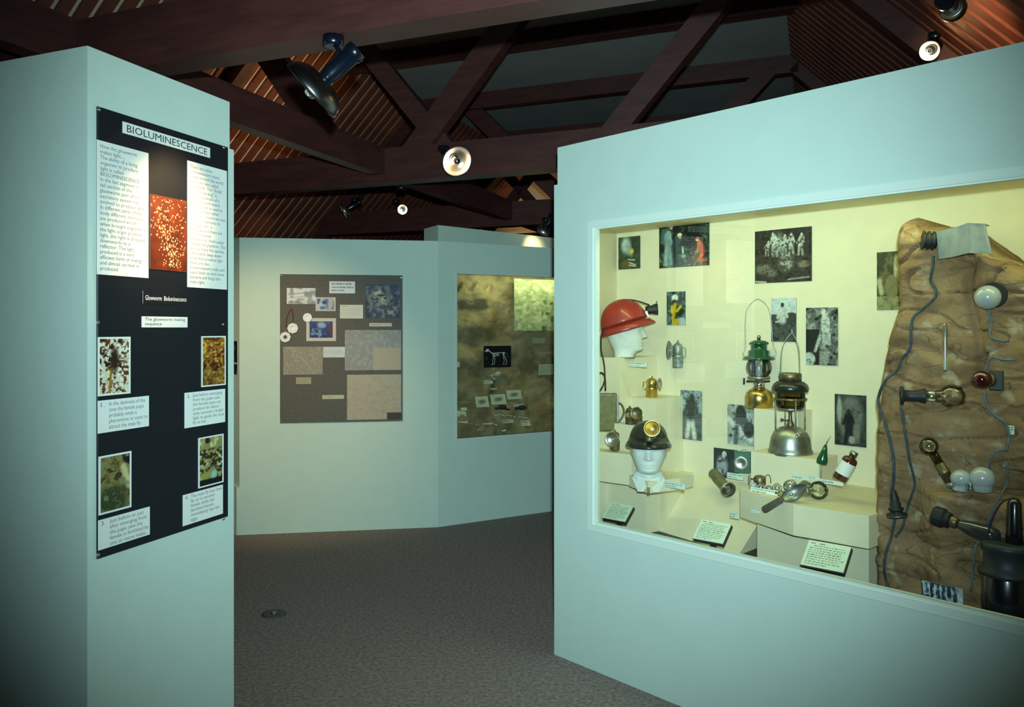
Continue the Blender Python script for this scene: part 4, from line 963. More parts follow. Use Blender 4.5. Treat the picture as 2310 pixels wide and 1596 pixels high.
# folded metal hood with socket
s_, z_ = FR.px(2112, 583, .2); t = thing('lamp_hood', 'worn blue-grey folded metal lamp hood on top of the rock', 'lamp hood', FR.M(s_, .2, z_))
def HP(x, y, d): return t.matrix_world.inverted() @ W(x, y, d)
top = [HP(2112, 523, .22), HP(2150, 515, .17), HP(2183, 503, .13), HP(2222, 505, .2)]
bot = [HP(2118, 585, .21), HP(2150, 580, .16), HP(2185, 571, .12), HP(2238, 573, .19)]
off = Vector((0, .004, 0)); mb = MB()
mb.rings([[a, a + off, b + off, b] for a, b in zip(top, bot)], False); mb.build('sheet', M['bluetin'], t)
mb = MB(); mb.rings([[a, a + Vector((0, .05, .0)), a + Vector((0, .05, -.004)), a + Vector((0, 0, -.004))] for a in top], False); mb.build('top_flange', M['bluetin'], t)
t, k = rock_item('bulb_socket', 'black ribbed bulb socket beside the metal hood', 'socket', 2096, 543, .035); K = KS(k)
mb = MB(); prof = []
for i in range(6): prof += [(21 if i % 2 == 0 else 17, i * 5 - 14), (21 if i % 2 == 0 else 17, i * 5 - 10.2)]
mb.lathe(prof, K @ axM((0, 0, 0), (1, .2, -.1)), 22); mb.build('ribbed_body', M['rubber'], t)
# glass tube
t, k = rock_item('glass_tube', 'thin clear glass tube fixed upright on the rock', 'tube', 2132, 838, .02)
mb = MB(); mb.lathe([(4, 0), (4.5, 3), (4.5, 104), (3, 108)], KS(k), 12); mb.build('tube', M['frosty'], t)
# white globe
t, k = rock_item('globe_lamp', 'white opal globe lamp on a dark round base', 'lamp', 2228, 671, .055); K = KS(k)
mb = MB(); mb.ball((0, 0, 0), 27, K, 28, 18); mb.build('globe', M['opal'], t)
mb = MB(); mb.lathe([(29, 0), (29, 8), (20, 20)], K @ axM((9, 16, 5), (.35, 1, 0)), 28); mb.build('base', M['rubber'], t)
# red bulb
t, k = rock_item('red_lamp', 'dark red round bulb in a square black holder', 'lamp', 2215, 857, .078); K = KS(k)
mb = MB(); mb.ball((0, 0, 0), 21, K, 26, 16); mb.build('bulb', M['redbulb'], t)
mb = MB(); mb.lathe([(15, 10), (16, 24)], K @ axM((0, 0, 0), (.8, .6, 0)), 20); mb.build('collar', M['bronze'], t)
mb = MB(); mb.cbox(14, 42, 10, 30, -24, 20, 2, K); mb.build('holder', M['rubber'], t)
# big clear bulb in black holder
t, k = rock_item('holder_bulb', 'large clear bulb in a flared black holder lying sideways', 'bulb', 2030, 893, rd(2030, 893) - min(rd(2030, 893), rd(2135, 893), rd(2080, 893)) + .05); K = KS(k)
Ax = K @ axM((0, 0, 0), (1, 0, .02))
mb = MB(); mb.lathe([(21, 0), (21, 7), (13, 9), (12, 22), (13, 36), (17, 50), (17, 52)], Ax, 26); mb.build('holder', M['rubber'], t)
mb = MB(); mb.lathe([(12, 52), (12, 74)], Ax, 20); mb.build('bulb_cap', M['frosty'], t)
mb = MB(); mb.lathe([(12, 70), (14, 76)] + [(27 * math.sin(q), 104 - 27 * math.cos(q)) for q in np.linspace(.55, 3.12, 14)], Ax, 28); mb.build('bulb_glass', M['bulb'], t)
mb = MB(); mb.tube([Ax @ Vector((0, 0, 72)), Ax @ Vector((0, 0, 104))], 2.2 * k, 8); mb.tube([Ax @ Vector((-10, 0, 112)), Ax @ Vector((0, 0, 103)), Ax @ Vector((10, 0, 112))], .8 * k, 6); mb.build('filament_stem', M['frosty'], t)
# long-necked clear bulb
A = RW(2146, 1092, .03); B = RW(2096, 1007, .06); dv = (B - A); k = kpx(FR, 2110, 1040, .2)
t = thing('necked_bulb', 'small round clear bulb on a long dark socket neck', 'bulb', axM(A, dv)); L = dv.length
mb = MB(); mb.ball((0, 0, L), 20 * k, None, 24, 16); mb.build('globe', M['bulb'], t)
mb = MB(); mb.lathe([(9 * k, L - 44 * k), (10 * k, L - 30 * k), (9 * k, L - 17 * k)], None, 18); mb.build('glass_neck', M['smoke'], t)
mb = MB(); mb.lathe([(11 * k, 6 * k), (11 * k, 26 * k), (13 * k, 28 * k), (13 * k, 32 * k), (11 * k, 34 * k), (11 * k, L - 42 * k)], None, 18); mb.build('socket', M['bronze'], t)
mb = MB(); mb.lathe([(8 * k, -8 * k), (12 * k, -4 * k), (12 * k, 6 * k)], None, 18); mb.build('socket_end', M['zinc'], t)
# opal bulbs on the ledge
t, k = rock_item('opal_bulb', 'white opal bulb on porcelain rings, standing on the rock ledge', 'bulb', 2168, 1108, .045, group='bulbs on the rock ledge'); K = KS(k)
mb = MB(); mb.ball((0, 0, 28), 22, K, 24, 14, (1, 1, .9)); mb.build('globe', M['opal'], t)
mb = MB(); mb.lathe([(16, 0), (17, 3), (17, 6), (14, 7), (15, 12), (12, 14)], K, 24); mb.build('ring_base', M['porcelain'], t)
t, k = rock_item('opal_bulb', 'half-dome opal bulb in a white porcelain cup', 'bulb', 2216, 1110, .05, group='bulbs on the rock ledge'); K = KS(k)
mb = MB(); mb.ball((0, 0, 30), 26, K, 26, 16); mb.build('globe', M['opal'], t)
mb = MB(); mb.lathe([(18, 0), (20, 2), (21, 22), (19, 24)], K, 24); mb.build('cup', M['porcelain'], t)
t, k = rock_item('insulator', 'small clear glass insulator knob between the opal bulbs', 'insulator', 2189, 1107, .065); K = KS(k)
mb = MB(); mb.lathe([(9, 0), (11, 4), (8, 9), (10, 13), (7, 18), (2, 20)], K, 18); mb.build('knob', M['frosty'], t)
# smoky bulb with black holder
A = RW(2122, 1168, .035); B = RW(2222, 1203, .045); dv = B - A; k = kpx(FR, 2170, 1185, .15)
t = thing('smoky_bulb', 'long smoky bulb in a chunky black holder below the ledge', 'bulb', axM(A, dv)); L = dv.length
mb = MB(); mb.lathe([(20 * k, -16 * k), (23 * k, -12 * k), (23 * k, 6 * k), (18 * k, 12 * k), (18 * k, 20 * k)], None, 16, sm=False); mb.build('holder', M['rubber'], t)
mb = MB(); mb.lathe([(11 * k, 20 * k), (13 * k, 23 * k), (13 * k, 34 * k), (10 * k, 38 * k)], None, 18); mb.build('collar', M['bronze'], t)
mb = MB(); mb.lathe([(9 * k, 36 * k), (11 * k, 46 * k), (16 * k, 64 * k), (19 * k, 90 * k), (20 * k, 104 * k), (16 * k, 118 * k), (8 * k, 124 * k), (.5 * k, 126 * k)], None, 22); mb.build('bulb_glass', M['darkbulb'], t)
# dark canister lamp at the end
t, k = item('canister_lamp', 'tall dark canister lamp standing at the end of the rock', 'lamp', 2272, 1420, .135); K = KS(k)
mb = MB(); mb.lathe([(48, 0), (50, 6), (50, 120), (46, 126)], K, 32); mb.build('lower_body', M['spotblue'], t)
mb = MB(); mb.lathe([(54, 122), (56, 126), (56, 132), (46, 138), (46, 176), (50, 182), (50, 192), (40, 196)], K, 32); mb.build('collar', M['darkmetal'], t)
mb = MB(); mb.lathe([(18, 196), (16, 220), (14, 285), (8, 296)], K @ Matrix.Translation((14, 0, 0)), 18); mb.build('chimney', M['spotblue'], t)
mb = MB(); mb.tube([K @ Vector((p.x, 0, p.z)) for p in smooth_pts([(-40, 0, 190), (-30, 0, 240), (-10, 0, 285), (14, 0, 298)])], 2 * k, 8); mb.build('bail', M['rubber'], t)
p = Pic(64, 48, (176, 196, 206), 41); p.mottle((60, 84, 104), 9, .45, .6); p.mottle((24, 34, 46), 14, .5, .65)
for i in range(14): p.seg(.03 + i * .07, .95, .06 + i * .07, .3 + .3 * p.rng.random(), .02, (40, 58, 76) if i % 2 else (206, 220, 226))
p.ell(.7, .14, .12, .1, (40, 48, 54)); p.rect(.9, 0, 1, 1, (196, 210, 214))
p.tex(.3); photo('blue-toned photo of hanging stalactites leaning at the rock foot', 2080, 2172, 1310, 1372, p, d=.115)
caption('small white caption with bars at the edge of the rock', 2272, 2288, 960, 980, rd(2278, 970) - .02, 42, 3)

# ------------------------------------------------------------------ boards: glowworm panel on the left wall
def board(name, label, F, x0, x1, yt, yb, mat, th=.008, xref=None):
    s0, z1 = F.px(x0, yt, 0); _, z0 = F.px(x0, yb, 0); s1 = F.px(x1, yt, 0)[0]
    t = thing(name, label, 'display board', F.M(s0, -th, z0)); t['s0'] = s0; t['z0'] = z0; t['th'] = th
    mb = MB(); mb.cbox(0, z1 - z0, 0, s1 - s0, 0, th - .0008, .0015, Matrix(((0, 1, 0, 0), (0, 0, 1, 0), (1, 0, 0, 0), (0, 0, 0, 1)))); mb.build('panel', M[mat], t)
    def loc(x, y): s, z = F.px(x, y, -th); return s - s0, z - z0
    return t, loc
def card(t, loc, x0, x1, yt, yb, mat='card', name='text_card', xr=None):
    """card whose left edge is x0 from yt to yb"""
    a, z1 = loc(x0, yt); _, z0 = loc(x0, yb); b = loc(x1, yt)[0]
    mb = MB(); mb.box(a, b, -.002, .0, z0, z1); o = mb.build(name, M[mat], t)
    return o, (a, b, z0, z1)
def cardtext(o, bx, body, mx=.05, my=.06, mat='greyink', space=1.0, bold=0.0, box=None):
    a, b, z0, z1 = bx; w, h = b - a, z1 - z0
    bb = box if box else (mx, 1 - mx, my, 1 - my)
    return text_obj('lettering', body, (a + bb[0] * w, a + bb[1] * w, z0 + bb[2] * h, z0 + bb[3] * h), mat, o, space=space, bold=bold, y=-.0026)
def cardpic(t, loc, x0, x1, yt, yb, pic, name='picture', mat='print', y=-.003):
    a, z1 = loc(x0, yt); _, z0 = loc(x0, yb); b = loc(x1, yt)[0]
    o = pic_obj(name, pic, b - a, z1 - z0, t, mat=mat, t=.0025); o.location = (a, y, z0); return o
gb, lc = board('glowworm_board', 'black information board about bioluminescence screwed to the left wall', FL, 216, 511, 240, 1262, 'blackboard')
o, bx = card(gb, lc, 276, 473, 274, 300, name='title_card'); cardtext(o, bx, 'BIOLUMINESCENCE', .04, .18, 'ink')
o, bx = card(gb, lc, 218, 334, 315, 619)
cardtext(o, bx, 'How the glowworm\nmakes light....\nThe ability of a living\norganism to produce\nlight is called\nBIOLUMINESCENCE\nIn the last segment or\ntail section of the\nglowworm part of the\nexcretory system has\nevolved to produce light.\nIn different parts of the\nbody different chemicals\nare produced which\nwhen brought together in\nthe light organ produce\nlight, this light is directed\ndownwards by a\nreflector. The light\nproduced is a very\nefficient form of energy\nand almost no heat is\nproduced.', .05, .025, 'greyink')
o, bx = card(gb, lc, 422, 511, 362, 648)
cardtext(o, bx, 'There are other\nbioluminescent insect\nlarvae around the world\nwhich are also called\nglowworm. The "firefly"\nor "lightning bug" is\nanother example of a\nbioluminescent insect\nhere the light is used to\nattract a mate rather\nthan food. Insects are not\nthe only organisms to\nproduce light, in\nNew Zealand there are\nbioluminescent\nearthworms, fresh water\nlimpets and plankton. The\nsea has many fish species\nparticularly deep water\ntypes that produce light\nthere are also\nbioluminescent crabs and\nsquid, back on land some\nbacteria and fungi also\nmake light.', .05, .025, 'greyink')
p = Pic(110, 150, (98, 34, 8), 51); p.mottle((80, 26, 6), 8); p.mottle((116, 44, 12), 5, .55, .8)
for i in range(330):
    q = p.rng.random(); yy = 1 - q ** .8 * .95; cx = .5 + (.22 - .0) * math.sin(yy * 5 + 1.0) * (.5) + p.rng.normal() * (.10 + .22 * yy)
    if 0.02 < cx < .98: p.ell(cx, yy, .011, .008, (236, 222, 170), .9)
glow = cardpic(gb, lc, 337, 419, 437, 607, p, 'glowworm_photograph')
o, bx = card(gb, lc, 320, 421, 656, 685, 'blackboard', 'caption_plate'); cardtext(o, bx, 'Glowworm  Bioluminescence', .06, .3, 'whiteink', box=(.06, .98, .28, .66))
a, b, z0, z1 = bx; mb = MB(); mb.box(a, a + .003, -.0028, -.0005, z0, z1); mb.build('plate_edge', M['greyink'], o)
o, bx = card(gb, lc, 319, 422, 714, 739); cardtext(o, bx, 'The glowworm mating\nsequence', .06, .1, 'ink')
for i, (x0, x1, yt, yb, no, body, bw) in enumerate(((220, 335, 905, 979, '1.', 'In the darkness of the\ncave the female pupa\nprobably emits a\npheromone or scent to\nattract the male fly.', (.2, .97, .06, .94)),
        (416, 507, 887, 967, '2.', 'Just before emerging\nfrom the pupa case\nthe female pupa can\nproduce for about\nsixty seconds a bright\nlight to guide the male\nfly to her.', (.18, .97, .05, .95)),
        (221, 337, 1175, 1243, '3.', 'Just before or just\nafter emerging from\nthe pupa case the\nfemale is fertilised by\none or more males.', (.2, .97, .06, .94)),
        (412, 502, 1118, 1188, '4.', 'The male fly may then\nfly on to another\nfemale while the\nfertilised female\nimmediately lays her\neggs.', (.18, .97, .05, .95)))):
    o, bx = card(gb, lc, x0, x1, yt, yb); cardtext(o, bx, body, mat='greyink', box=bw); rows = body.count('\n') + 1
    cardtext(o, bx, no, mat='greyink', box=(.05, .12, bw[3] - .9 / rows * .8, bw[3]))
p = Pic(80, 140, (214, 208, 180), 52); p.mottle((96, 48, 16), 12, .45, .6); p.mottle((36, 18, 10), 7, .52, .68, 1, (p.v > .45).astype(float)); p.mottle((230, 230, 210), 16, .55, .7); p.seg(.4, .45, .35, .1, .02, (150, 110, 30)); p.ell(.5, .6, .12, .2, (40, 22, 12), .8); p.border(.03)
cardpic(gb, lc, 219, 293, 761, 895, p)
p = Pic(70, 130, (150, 92, 26), 53); p.mottle((84, 40, 10), 10, .45, .62); p.mottle((206, 160, 60), 12, .52, .7); p.mottle((40, 22, 12), 8, .55, .7, 1, ((p.v > .3) & (p.v < .6)).astype(float)); p.mottle((110, 100, 40), 18, .4, .6, .7, (p.v < .35).astype(float)); p.border(.03)
cardpic(gb, lc, 453, 508, 759, 874, p)
p = Pic(80, 136, (132, 120, 66), 54); p.mottle((98, 84, 40), 7); p.mottle((60, 52, 28), 12, .55, .75); p.ell(.92, .95, .2, .16, (12, 12, 14), .4); p.ell(.4, .2, .45, .25, (54, 62, 34), .7); p.seg(.75, .75, .95, .4, .06, (196, 190, 130)); p.mottle((120, 130, 90), 9, .6, .8); p.ell(.6, .62, .1, .05, (70, 50, 24)); p.border(.03)
cardpic(gb, lc, 221, 295, 1031, 1164, p)
p = Pic(66, 130, (140, 132, 78), 55); p.mottle((190, 196, 140), 6, .5, .7); p.mottle((46, 40, 24), 12, .5, .62, 1, (p.v < .75).astype(float)); p.rect(0, 0, 1, .14, (10, 12, 14)); p.ell(.6, .22, .14, .08, (140, 190, 180), .6); p.ell(.3, .22, .2, .08, (150, 146, 70), .5); p.ell(.35, .92, .1, .06, (30, 26, 18), .5); p.border(.03)
cardpic(gb, lc, 446, 503, 989, 1103, p)
for x, y in ((223, 247), (505, 333), (221, 728), (503, 732), (221, 1253), (504, 1171)):
    a, z = lc(x, y); mb = MB(); mb.lathe([(.0065, 0), (.0065, .002), (.004, .004), (.001, .0045)], axM((a, 0, z), (0, -1, 0)), 14); mb.build('screw', M['chrome'], gb)

# ------------------------------------------------------------------ grey survey board on the middle wall
sb, ls = board('survey_board', 'grey glazed board of maps and photos on the middle wall', FM, 632, 908, 619, 955, 'greyboard', .012)
def scr(name, x0, x1, yt, yb, pic, y=-.003): return cardpic(sb, ls, x0, x1, yt, yb, pic, name, y=y)
p = Pic(64, 38, (226, 232, 232), 61); p.mottle((150, 158, 160), 6, .5, .75); p.seg(.05, .6, .95, .75, .02, (120, 128, 130)); p.seg(.1, .4, .9, .5, .015, (160, 166, 168)); p.lines(1, (110, 116, 118), .06, .8, .04, .18)
scr('sketch_card', 647, 712, 650, 686, p)
p = Pic(60, 32, (228, 238, 240), 62); p.lines(3, (90, 104, 112), .1, .95, .1, .92); scr('title_card', 743, 801, 635, 662, p)
p = Pic(48, 36, (90, 130, 176), 63); p.mottle((40, 70, 120), 8); p.mottle((190, 206, 220), 7, .55, .7); p.ell(.75, .5, .14, .3, (200, 180, 180), .6); p.border(.1, (214, 206, 196)); scr('blue_photograph', 712, 757, 671, 702, p)
p = Pic(54, 34, (220, 224, 208), 64); p.lines(1, (120, 126, 124), .08, .5, .82, .95); p.lines(6, (186, 188, 172), .06, .95, .05, .78, op=.6); scr('text_card', 767, 819, 688, 719, p)
p = Pic(84, 84, (50, 62, 92), 65); p.mottle((110, 118, 122), 8, .42, .62); p.ell(.45, .55, .3, .3, (140, 144, 130), .8); p.ell(.34, .77, .12, .1, (196, 192, 160), .3); p.ell(.52, .53, .08, .1, (190, 188, 160), .4); p.ell(.45, .68, .12, .03, (40, 48, 66), .5); p.ell(.7, .25, .22, .2, (160, 160, 140), .7); p.ell(.5, .33, .1, .07, (70, 78, 96), .6); p.mottle((36, 44, 70), 12, .55, .7, .8)
scr('cave_photograph', 825, 902, 642, 718, p)
p = Pic(52, 8, (206, 202, 176), 66); p.lines(1, (150, 150, 140), .05, .8, .2, .8); scr('caption_strip', 833, 884, 729, 737, p)
p = Pic(70, 54, (40, 66, 130), 67); p.mottle((24, 40, 90), 8); p.mottle((120, 150, 190), 9, .6, .75); p.ell(.5, .7, .14, .14, (150, 176, 206), .8); p.ell(.85, .5, .1, .3, (96, 50, 80), .8); p.border(.14, (208, 204, 190)); scr('blue_photograph', 691, 758, 718, 770, p)
p = Pic(130, 92, (150, 154, 148), 68); p.mottle((168, 172, 164), 20); p._mix(((p.u > .5) & (p.v < .56) & (p.u < .985)).astype(float), (186, 176, 150))
for i in range(26):
    a_, b_ = p.rng.random(2); p.seg(a_, b_, a_ + p.rng.normal() * .12, b_ + p.rng.normal() * .08, .004, (134, 138, 136), .6)
scr('survey_map', 778, 905, 745, 836, p)
p = Pic(90, 64, (150, 144, 128), 69); p.mottle((166, 160, 144), 20)
for i in range(18):
    a_, b_ = p.rng.random(2); p.seg(a_, b_, a_ + p.rng.normal() * .12, b_ + p.rng.normal() * .08, .006, (122, 118, 112), .6)
scr('survey_map', 639, 728, 783, 846, p)
p = Pic(52, 26, (214, 224, 224), 70); p.lines(6, (160, 172, 176), .05, .95, .05, .95); scr('text_card', 729, 778, 783, 807, p, y=-.0035)
p = Pic(36, 16, (176, 168, 140), 71); p.lines(3, (140, 134, 116), .08, .95, .1, .9); scr('caption_card', 668, 702, 852, 867, p)
p = Pic(50, 10, (200, 196, 168), 72); p.lines(1, (150, 146, 130), .06, .95, .3, .7); scr('caption_strip', 727, 776, 892, 901, p)
p = Pic(124, 104, (186, 176, 152), 73); p.mottle((178, 168, 146), 20)
for i in range(60):
    a_ = p.rng.random(); b_ = p.rng.random() * .7; q = p.rng.normal() * .04; p.seg(a_, b_, a_ + abs(p.rng.normal()) * .1, b_ + abs(p.rng.normal()) * .06 + q, .004, (146, 138, 126), .6)
p.rect(.735, 0, 1, .15, (60, 58, 46))
scr('survey_map', 783, 905, 846, 948, p)
mb = MB(); q = [ls(x, y) for x, y in ((645, 738), (648, 715), (658, 697), (661, 712), (662, 730))]; mb.tube(smooth_pts([(a, -.006, z) for a, z in q]), .003, 6); mb.build('red_cord', M['redcord'], sb)
for (x, y, r) in ((661, 741, 12), (644, 761, 12), (694, 717, 10)):  # plain white blobs; what they stand for is left open
    a, z = ls(x, y); k = kpx(FM, x, y, 0); mb = MB(); mb.lathe([(r * k * .35, 0), (r * k, 0), (r * k * 1.03, .006), (r * k, .014), (r * k * .38, .014), (r * k * .34, .006)], axM((a, -.002, z), (0, -1, 0)), 8 if r == 12 else 18, y != 761, y != 761, sm=False); mb.build('white_blob', M['blobwhite'], sb)
for x, y in ((635, 622), (905, 627), (635, 951), (905, 948)):
    a, z = ls(x, y); mb = MB(); mb.lathe([(.008, 0), (.008, .002), (.003, .004)], axM((a, 0, z), (0, -1, 0)), 12); mb.build('screw', M['chrome'], sb)

# pictures on the receding wall behind the left panel
for (x0, x1, yt, yb, sd, lab) in ((520, 535, 770, 818, 81, 'dark upright photo on the wall behind the glowworm panel'), (520, 535, 822, 845, 82, 'small dark photo under the upright one behind the glowworm panel'), (520, 528, 850, 882, 83, 'dark cut-out photo lowest on the wall behind the glowworm panel')):
    p = Pic(24, 30, (30, 36, 38), sd); p.mottle((80, 92, 96), 5)
    s0, z1 = FS.px(x0 - 14, yt, -.006); s1, _ = FS.px(x1, yt, -.006); _, z0 = FS.px(x1, yb, -.006); _, z1 = FS.px(x1, yt, -.006)
    o = pic_obj('photograph', p, s1 - s0, z1 - z0); place(o, FS.M(s0, -.006, z0)); tag(o, lab, 'photograph', 'photos behind the glowworm panel')
# ------------------------------------------------------------------ fossil case in the middle wall
t = thing('assumed_tube', 'assumed fluorescent tube fitting behind the header of the fossil case', 'lamp', FN.M((N0 + N1) / 2, .06, NT + .055))  # unseen tube added to light the fossil case
mb = MB(); mb.lathe([(0.012, -.6), (0.012, .6)], axM((0, 0, 0), (1, 0, 0)), 12); mb.build('tube', emit_mat('tube_glow_dim', (0.95, 1.0, 0.60), .5), t)
mb = MB(); mb.box(-.63, .63, -0.02, 0.02, 0.016, 0.034); mb.build('housing', M['trim'], t)
l = add_light('tube_light', 'AREA', (0, 0.0, -0.016), 3.2, (0.95, 1.0, 0.55), t, shape='RECTANGLE', size=1.2, size_y=0.03); l.rotation_euler = (math.radians(25), 0, 0)
def fos_d(x, y):
    """depth of the modelled rock for a photo pixel of the fossil case"""
    d = .30
    d -= .11 * sstep(1116, 1100, x + 6 * math.sin(y * .05)) * sstep(640, 655, y + 8 * math.sin(x * .2)) * (.6 + .4 * abs(math.sin(y * .045)))
    d -= .05 * sstep(770, 790, y + .05 * (x - 1100)) * (.5 + .5 * mnoise.noise(Vector((x * .02, 1, y * .02))))
    d -= .16 * sstep(855, 985, y)
    d -= .03 * sstep(888, 893, y) * sstep(1062, 1068, x) * sstep(1192, 1182, x)
    d += .035 * mnoise.fractal(Vector((x * .022, 3.3, y * .022)), 1.0, 2.0, 5)
    return min(max(d, .045), DN - .004)
mb = MB(); rs = []; nx_, ny_ = 90, 130
for j in range(ny_ + 1):
    row = []
    for i in range(nx_ + 1):
        x = 1000 + (1420 - 1000) * i / nx_; y = 600 + (1030 - 600) * j / ny_
        d = fos_d(x, y); s, z = FN.px(x, y, d); s = min(max(s, N0 - .145), N1 + .015); row.append(Vector((s - N0, d, min(max(z, NB - .245), NT + .095) - NB)))
    rs.append(row)
mb.rings(rs, True, False, False, False); o = mb.build('rock_backdrop', M['rock2']); place(o, FN.M(N0, 0, NB)); tag(o, 'olive modelled cliff filling the fossil case', 'rock')
FGc = 'small white cards in the fossil case'
def fcard(label, x0, x1, yt, yb, pic, d=None, tilt=0.0, name='caption_card', cat='caption', group=FGc, rot=0.0):
    if d is None: d = min(fos_d(x, y) for x in np.linspace(x0, x1, 7) for y in np.linspace(yt, yb, 6)) - .006
    d = max(d, .03)
    s0, z1 = FN.px(x0, yt, d); s1, _ = FN.px(x1, yt, d); _, z0 = FN.px(x0, yb, d)
    o = pic_obj(name, pic, s1 - s0, (z1 - z0) / math.cos(tilt) * (1.25 if tilt else 1), t=.003); place(o, FN.M(s0, d, z0) @ Matrix.Rotation(tilt, 4, 'X') @ Matrix.Rotation(rot, 4, 'Y')); return tag(o, label, cat, group)
def wp(seed, bg=(206, 216, 190), rows=0, blob=False, w=30, h=22):
    p = Pic(w, h, bg, seed)
    if rows: p.lines(rows, (130, 140, 120), .08, .95, .1, .9)
    if blob: p.ell(.5, .5, .28, .2, (130, 134, 110), .6, 15); p.seg(.3, .6, .7, .4, .03, (100, 104, 90))
    return p
p = Pic(90, 118, (176, 190, 140), 91); p.mottle((150, 166, 118), 14, .45, .6); p.mottle((206, 216, 168), 9, .55, .75); p.mottle((96, 112, 76), 12, .58, .72, 1, ((p.u > .6) & (p.v < .6)).astype(float))
fcard('pale green relief map panel hung on the cliff', 1160, 1262, 629, 747, p, .20, name='relief_map', cat='map', group=None)
p = Pic(124, 98, (10, 13, 20), 92); c = (196, 208, 200)
p.ell(.14, .80, .055, .07, c, .3, 20); p.ell(.09, .76, .05, .035, c, .3, 20); p.seg(.18, .78, .30, .66, .020, c); p.seg(.30, .66, .72, .68, .016, c)
for i in range(9): p.seg(.32 + i * .028, .66, .35 + i * .026, .50 + .008 * i, .008, c)
p.seg(.34, .52, .56, .55, .010, c); p.seg(.33, .66, .36, .52, .018, c); p.seg(.36, .52, .33, .36, .013, c); p.seg(.33, .36, .33, .16, .010, c); p.seg(.33, .14, .28, .12, .012, c); p.seg(.38, .52, .41, .36, .012, c); p.seg(.41, .36, .39, .18, .010, c); p.seg(.39, .16, .35, .14, .011, c)
p.ell(.73, .66, .05, .04, c, .4); p.seg(.72, .62, .78, .44, .016, c); p.seg(.78, .44, .84, .30, .012, c); p.seg(.84, .30, .82, .14, .010, c); p.seg(.82, .13, .77, .12, .011, c); p.seg(.70, .62, .72, .44, .014, c); p.seg(.72, .44, .75, .30, .011, c); p.seg(.75, .30, .72, .15, .009, c); p.seg(.72, .14, .68, .13, .010, c); p.seg(.78, .67, .88, .58, .009, (110, 120, 116)); p.seg(.88, .58, .90, .40, .008, (90, 100, 98))
fcard('black picture of a white dog-like skeleton', 1091, 1153, 781, 830, p, name='skeleton_picture', cat='picture', group=None)
p = wp(93, (196, 206, 176), 0, True); fcard('cream drawing card with a rounded shell sketch on the step', 1075, 1104, 901, 920, p, tilt=math.radians(-20))
fcard('cream drawing card in the middle of the three on the step', 1109, 1143, 896, 914, wp(94, (196, 206, 176), 0, True), tilt=math.radians(-20))
fcard('cream drawing card highest of the three on the step', 1145, 1178, 886, 902, wp(95, (190, 200, 172), 0, True), tilt=math.radians(-20))
fcard('thin caption strip under the skull on its bracket', 1092, 1112, 860, 867, wp(96, rows=1))
fcard('caption strip right of the highest drawing card', 1158, 1180, 913, 918, wp(97, rows=1))
fcard('blank pale label below the relief map', 1201, 1229, 763, 775, wp(98, (170, 180, 150), 2))
fcard('pale printed label low on the cliff below the relief map', 1215, 1248, 823, 847, wp(99, (176, 186, 160), 4))
fcard('tilted drawing card in the near corner of the fossil case', 1034, 1055, 934, 954, wp(100, (196, 204, 176), 0, True), tilt=math.radians(-40), rot=.15)
fcard('tall tilted drawing card below the step', 1089, 1110, 933, 958, wp(101, (190, 200, 170), 0, True), tilt=math.radians(-40), rot=.1)
fcard('wide caption strip on the case floor in front of the bones', 1133, 1160, 950, 956, wp(102, (180, 190, 150), 1), tilt=math.radians(-40))
fcard('small square label at the foot of the bone group', 1178, 1198, 953, 962, wp(103, rows=2), tilt=math.radians(-40))
fcard('tiny label in the corner above the tilted drawing card', 1041, 1054, 922, 927, wp(104), tilt=math.radians(-30))
fcard('tiny cream label beside the grey bones', 1078, 1090, 965, 971, wp(105, (196, 190, 130)), tilt=math.radians(-40))
fcard('tiny square label in front of the tall drawing card', 1133, 1142, 969, 974, wp(106), tilt=math.radians(-40))
fcard('small pale label at the edge of the cliff', 1030, 1037, 817, 829, wp(107))
def fos(name, label, cat, x, y, off=.02, group=None):
    d = max(.05, fos_d(x, y) - off); return item(name, label, cat, x, y, d, FN, group)
# skull on a bracket
t, k = fos('animal_skull', 'small pale animal skull on a bracket under the skeleton picture', 'skull', 1115, 848, .035); K = KS(k)
mb = MB(); mb.ball((6, 0, 4), 8, K, 18, 12, (1.2, .8, .75)); mb.build('cranium', M['bone'], t)
mb = MB(); mb.lathe([(5, 0), (5, 6), (3.5, 13), (1.5, 17)], K @ axM((0, 0, 2), (-1, -.2, -.3)), 14); mb.build('snout', M['bone'], t)
mb = MB(); mb.tube([K @ Vector(q) for q in ((9, 0, -4), (0, -2, -6), (-12, -2, -5))], 1.6 * k, 8); mb.build('jaw', M['bone'], t)
mb = MB(); mb.box(-3, 3, 0, 10, -9, -6, K); mb.build('bracket', M['bone'], t)
mb = MB(); t, k = fos('shelf_strip', 'narrow ledge strip below the skull caption', 'shelf', 1108, 878, .015); mb.box(-13 * k, 13 * k, 0, .02, -.006, .006); mb.build('strip', M['bone'], t)
BG = 'bones laid out in the fossil case'
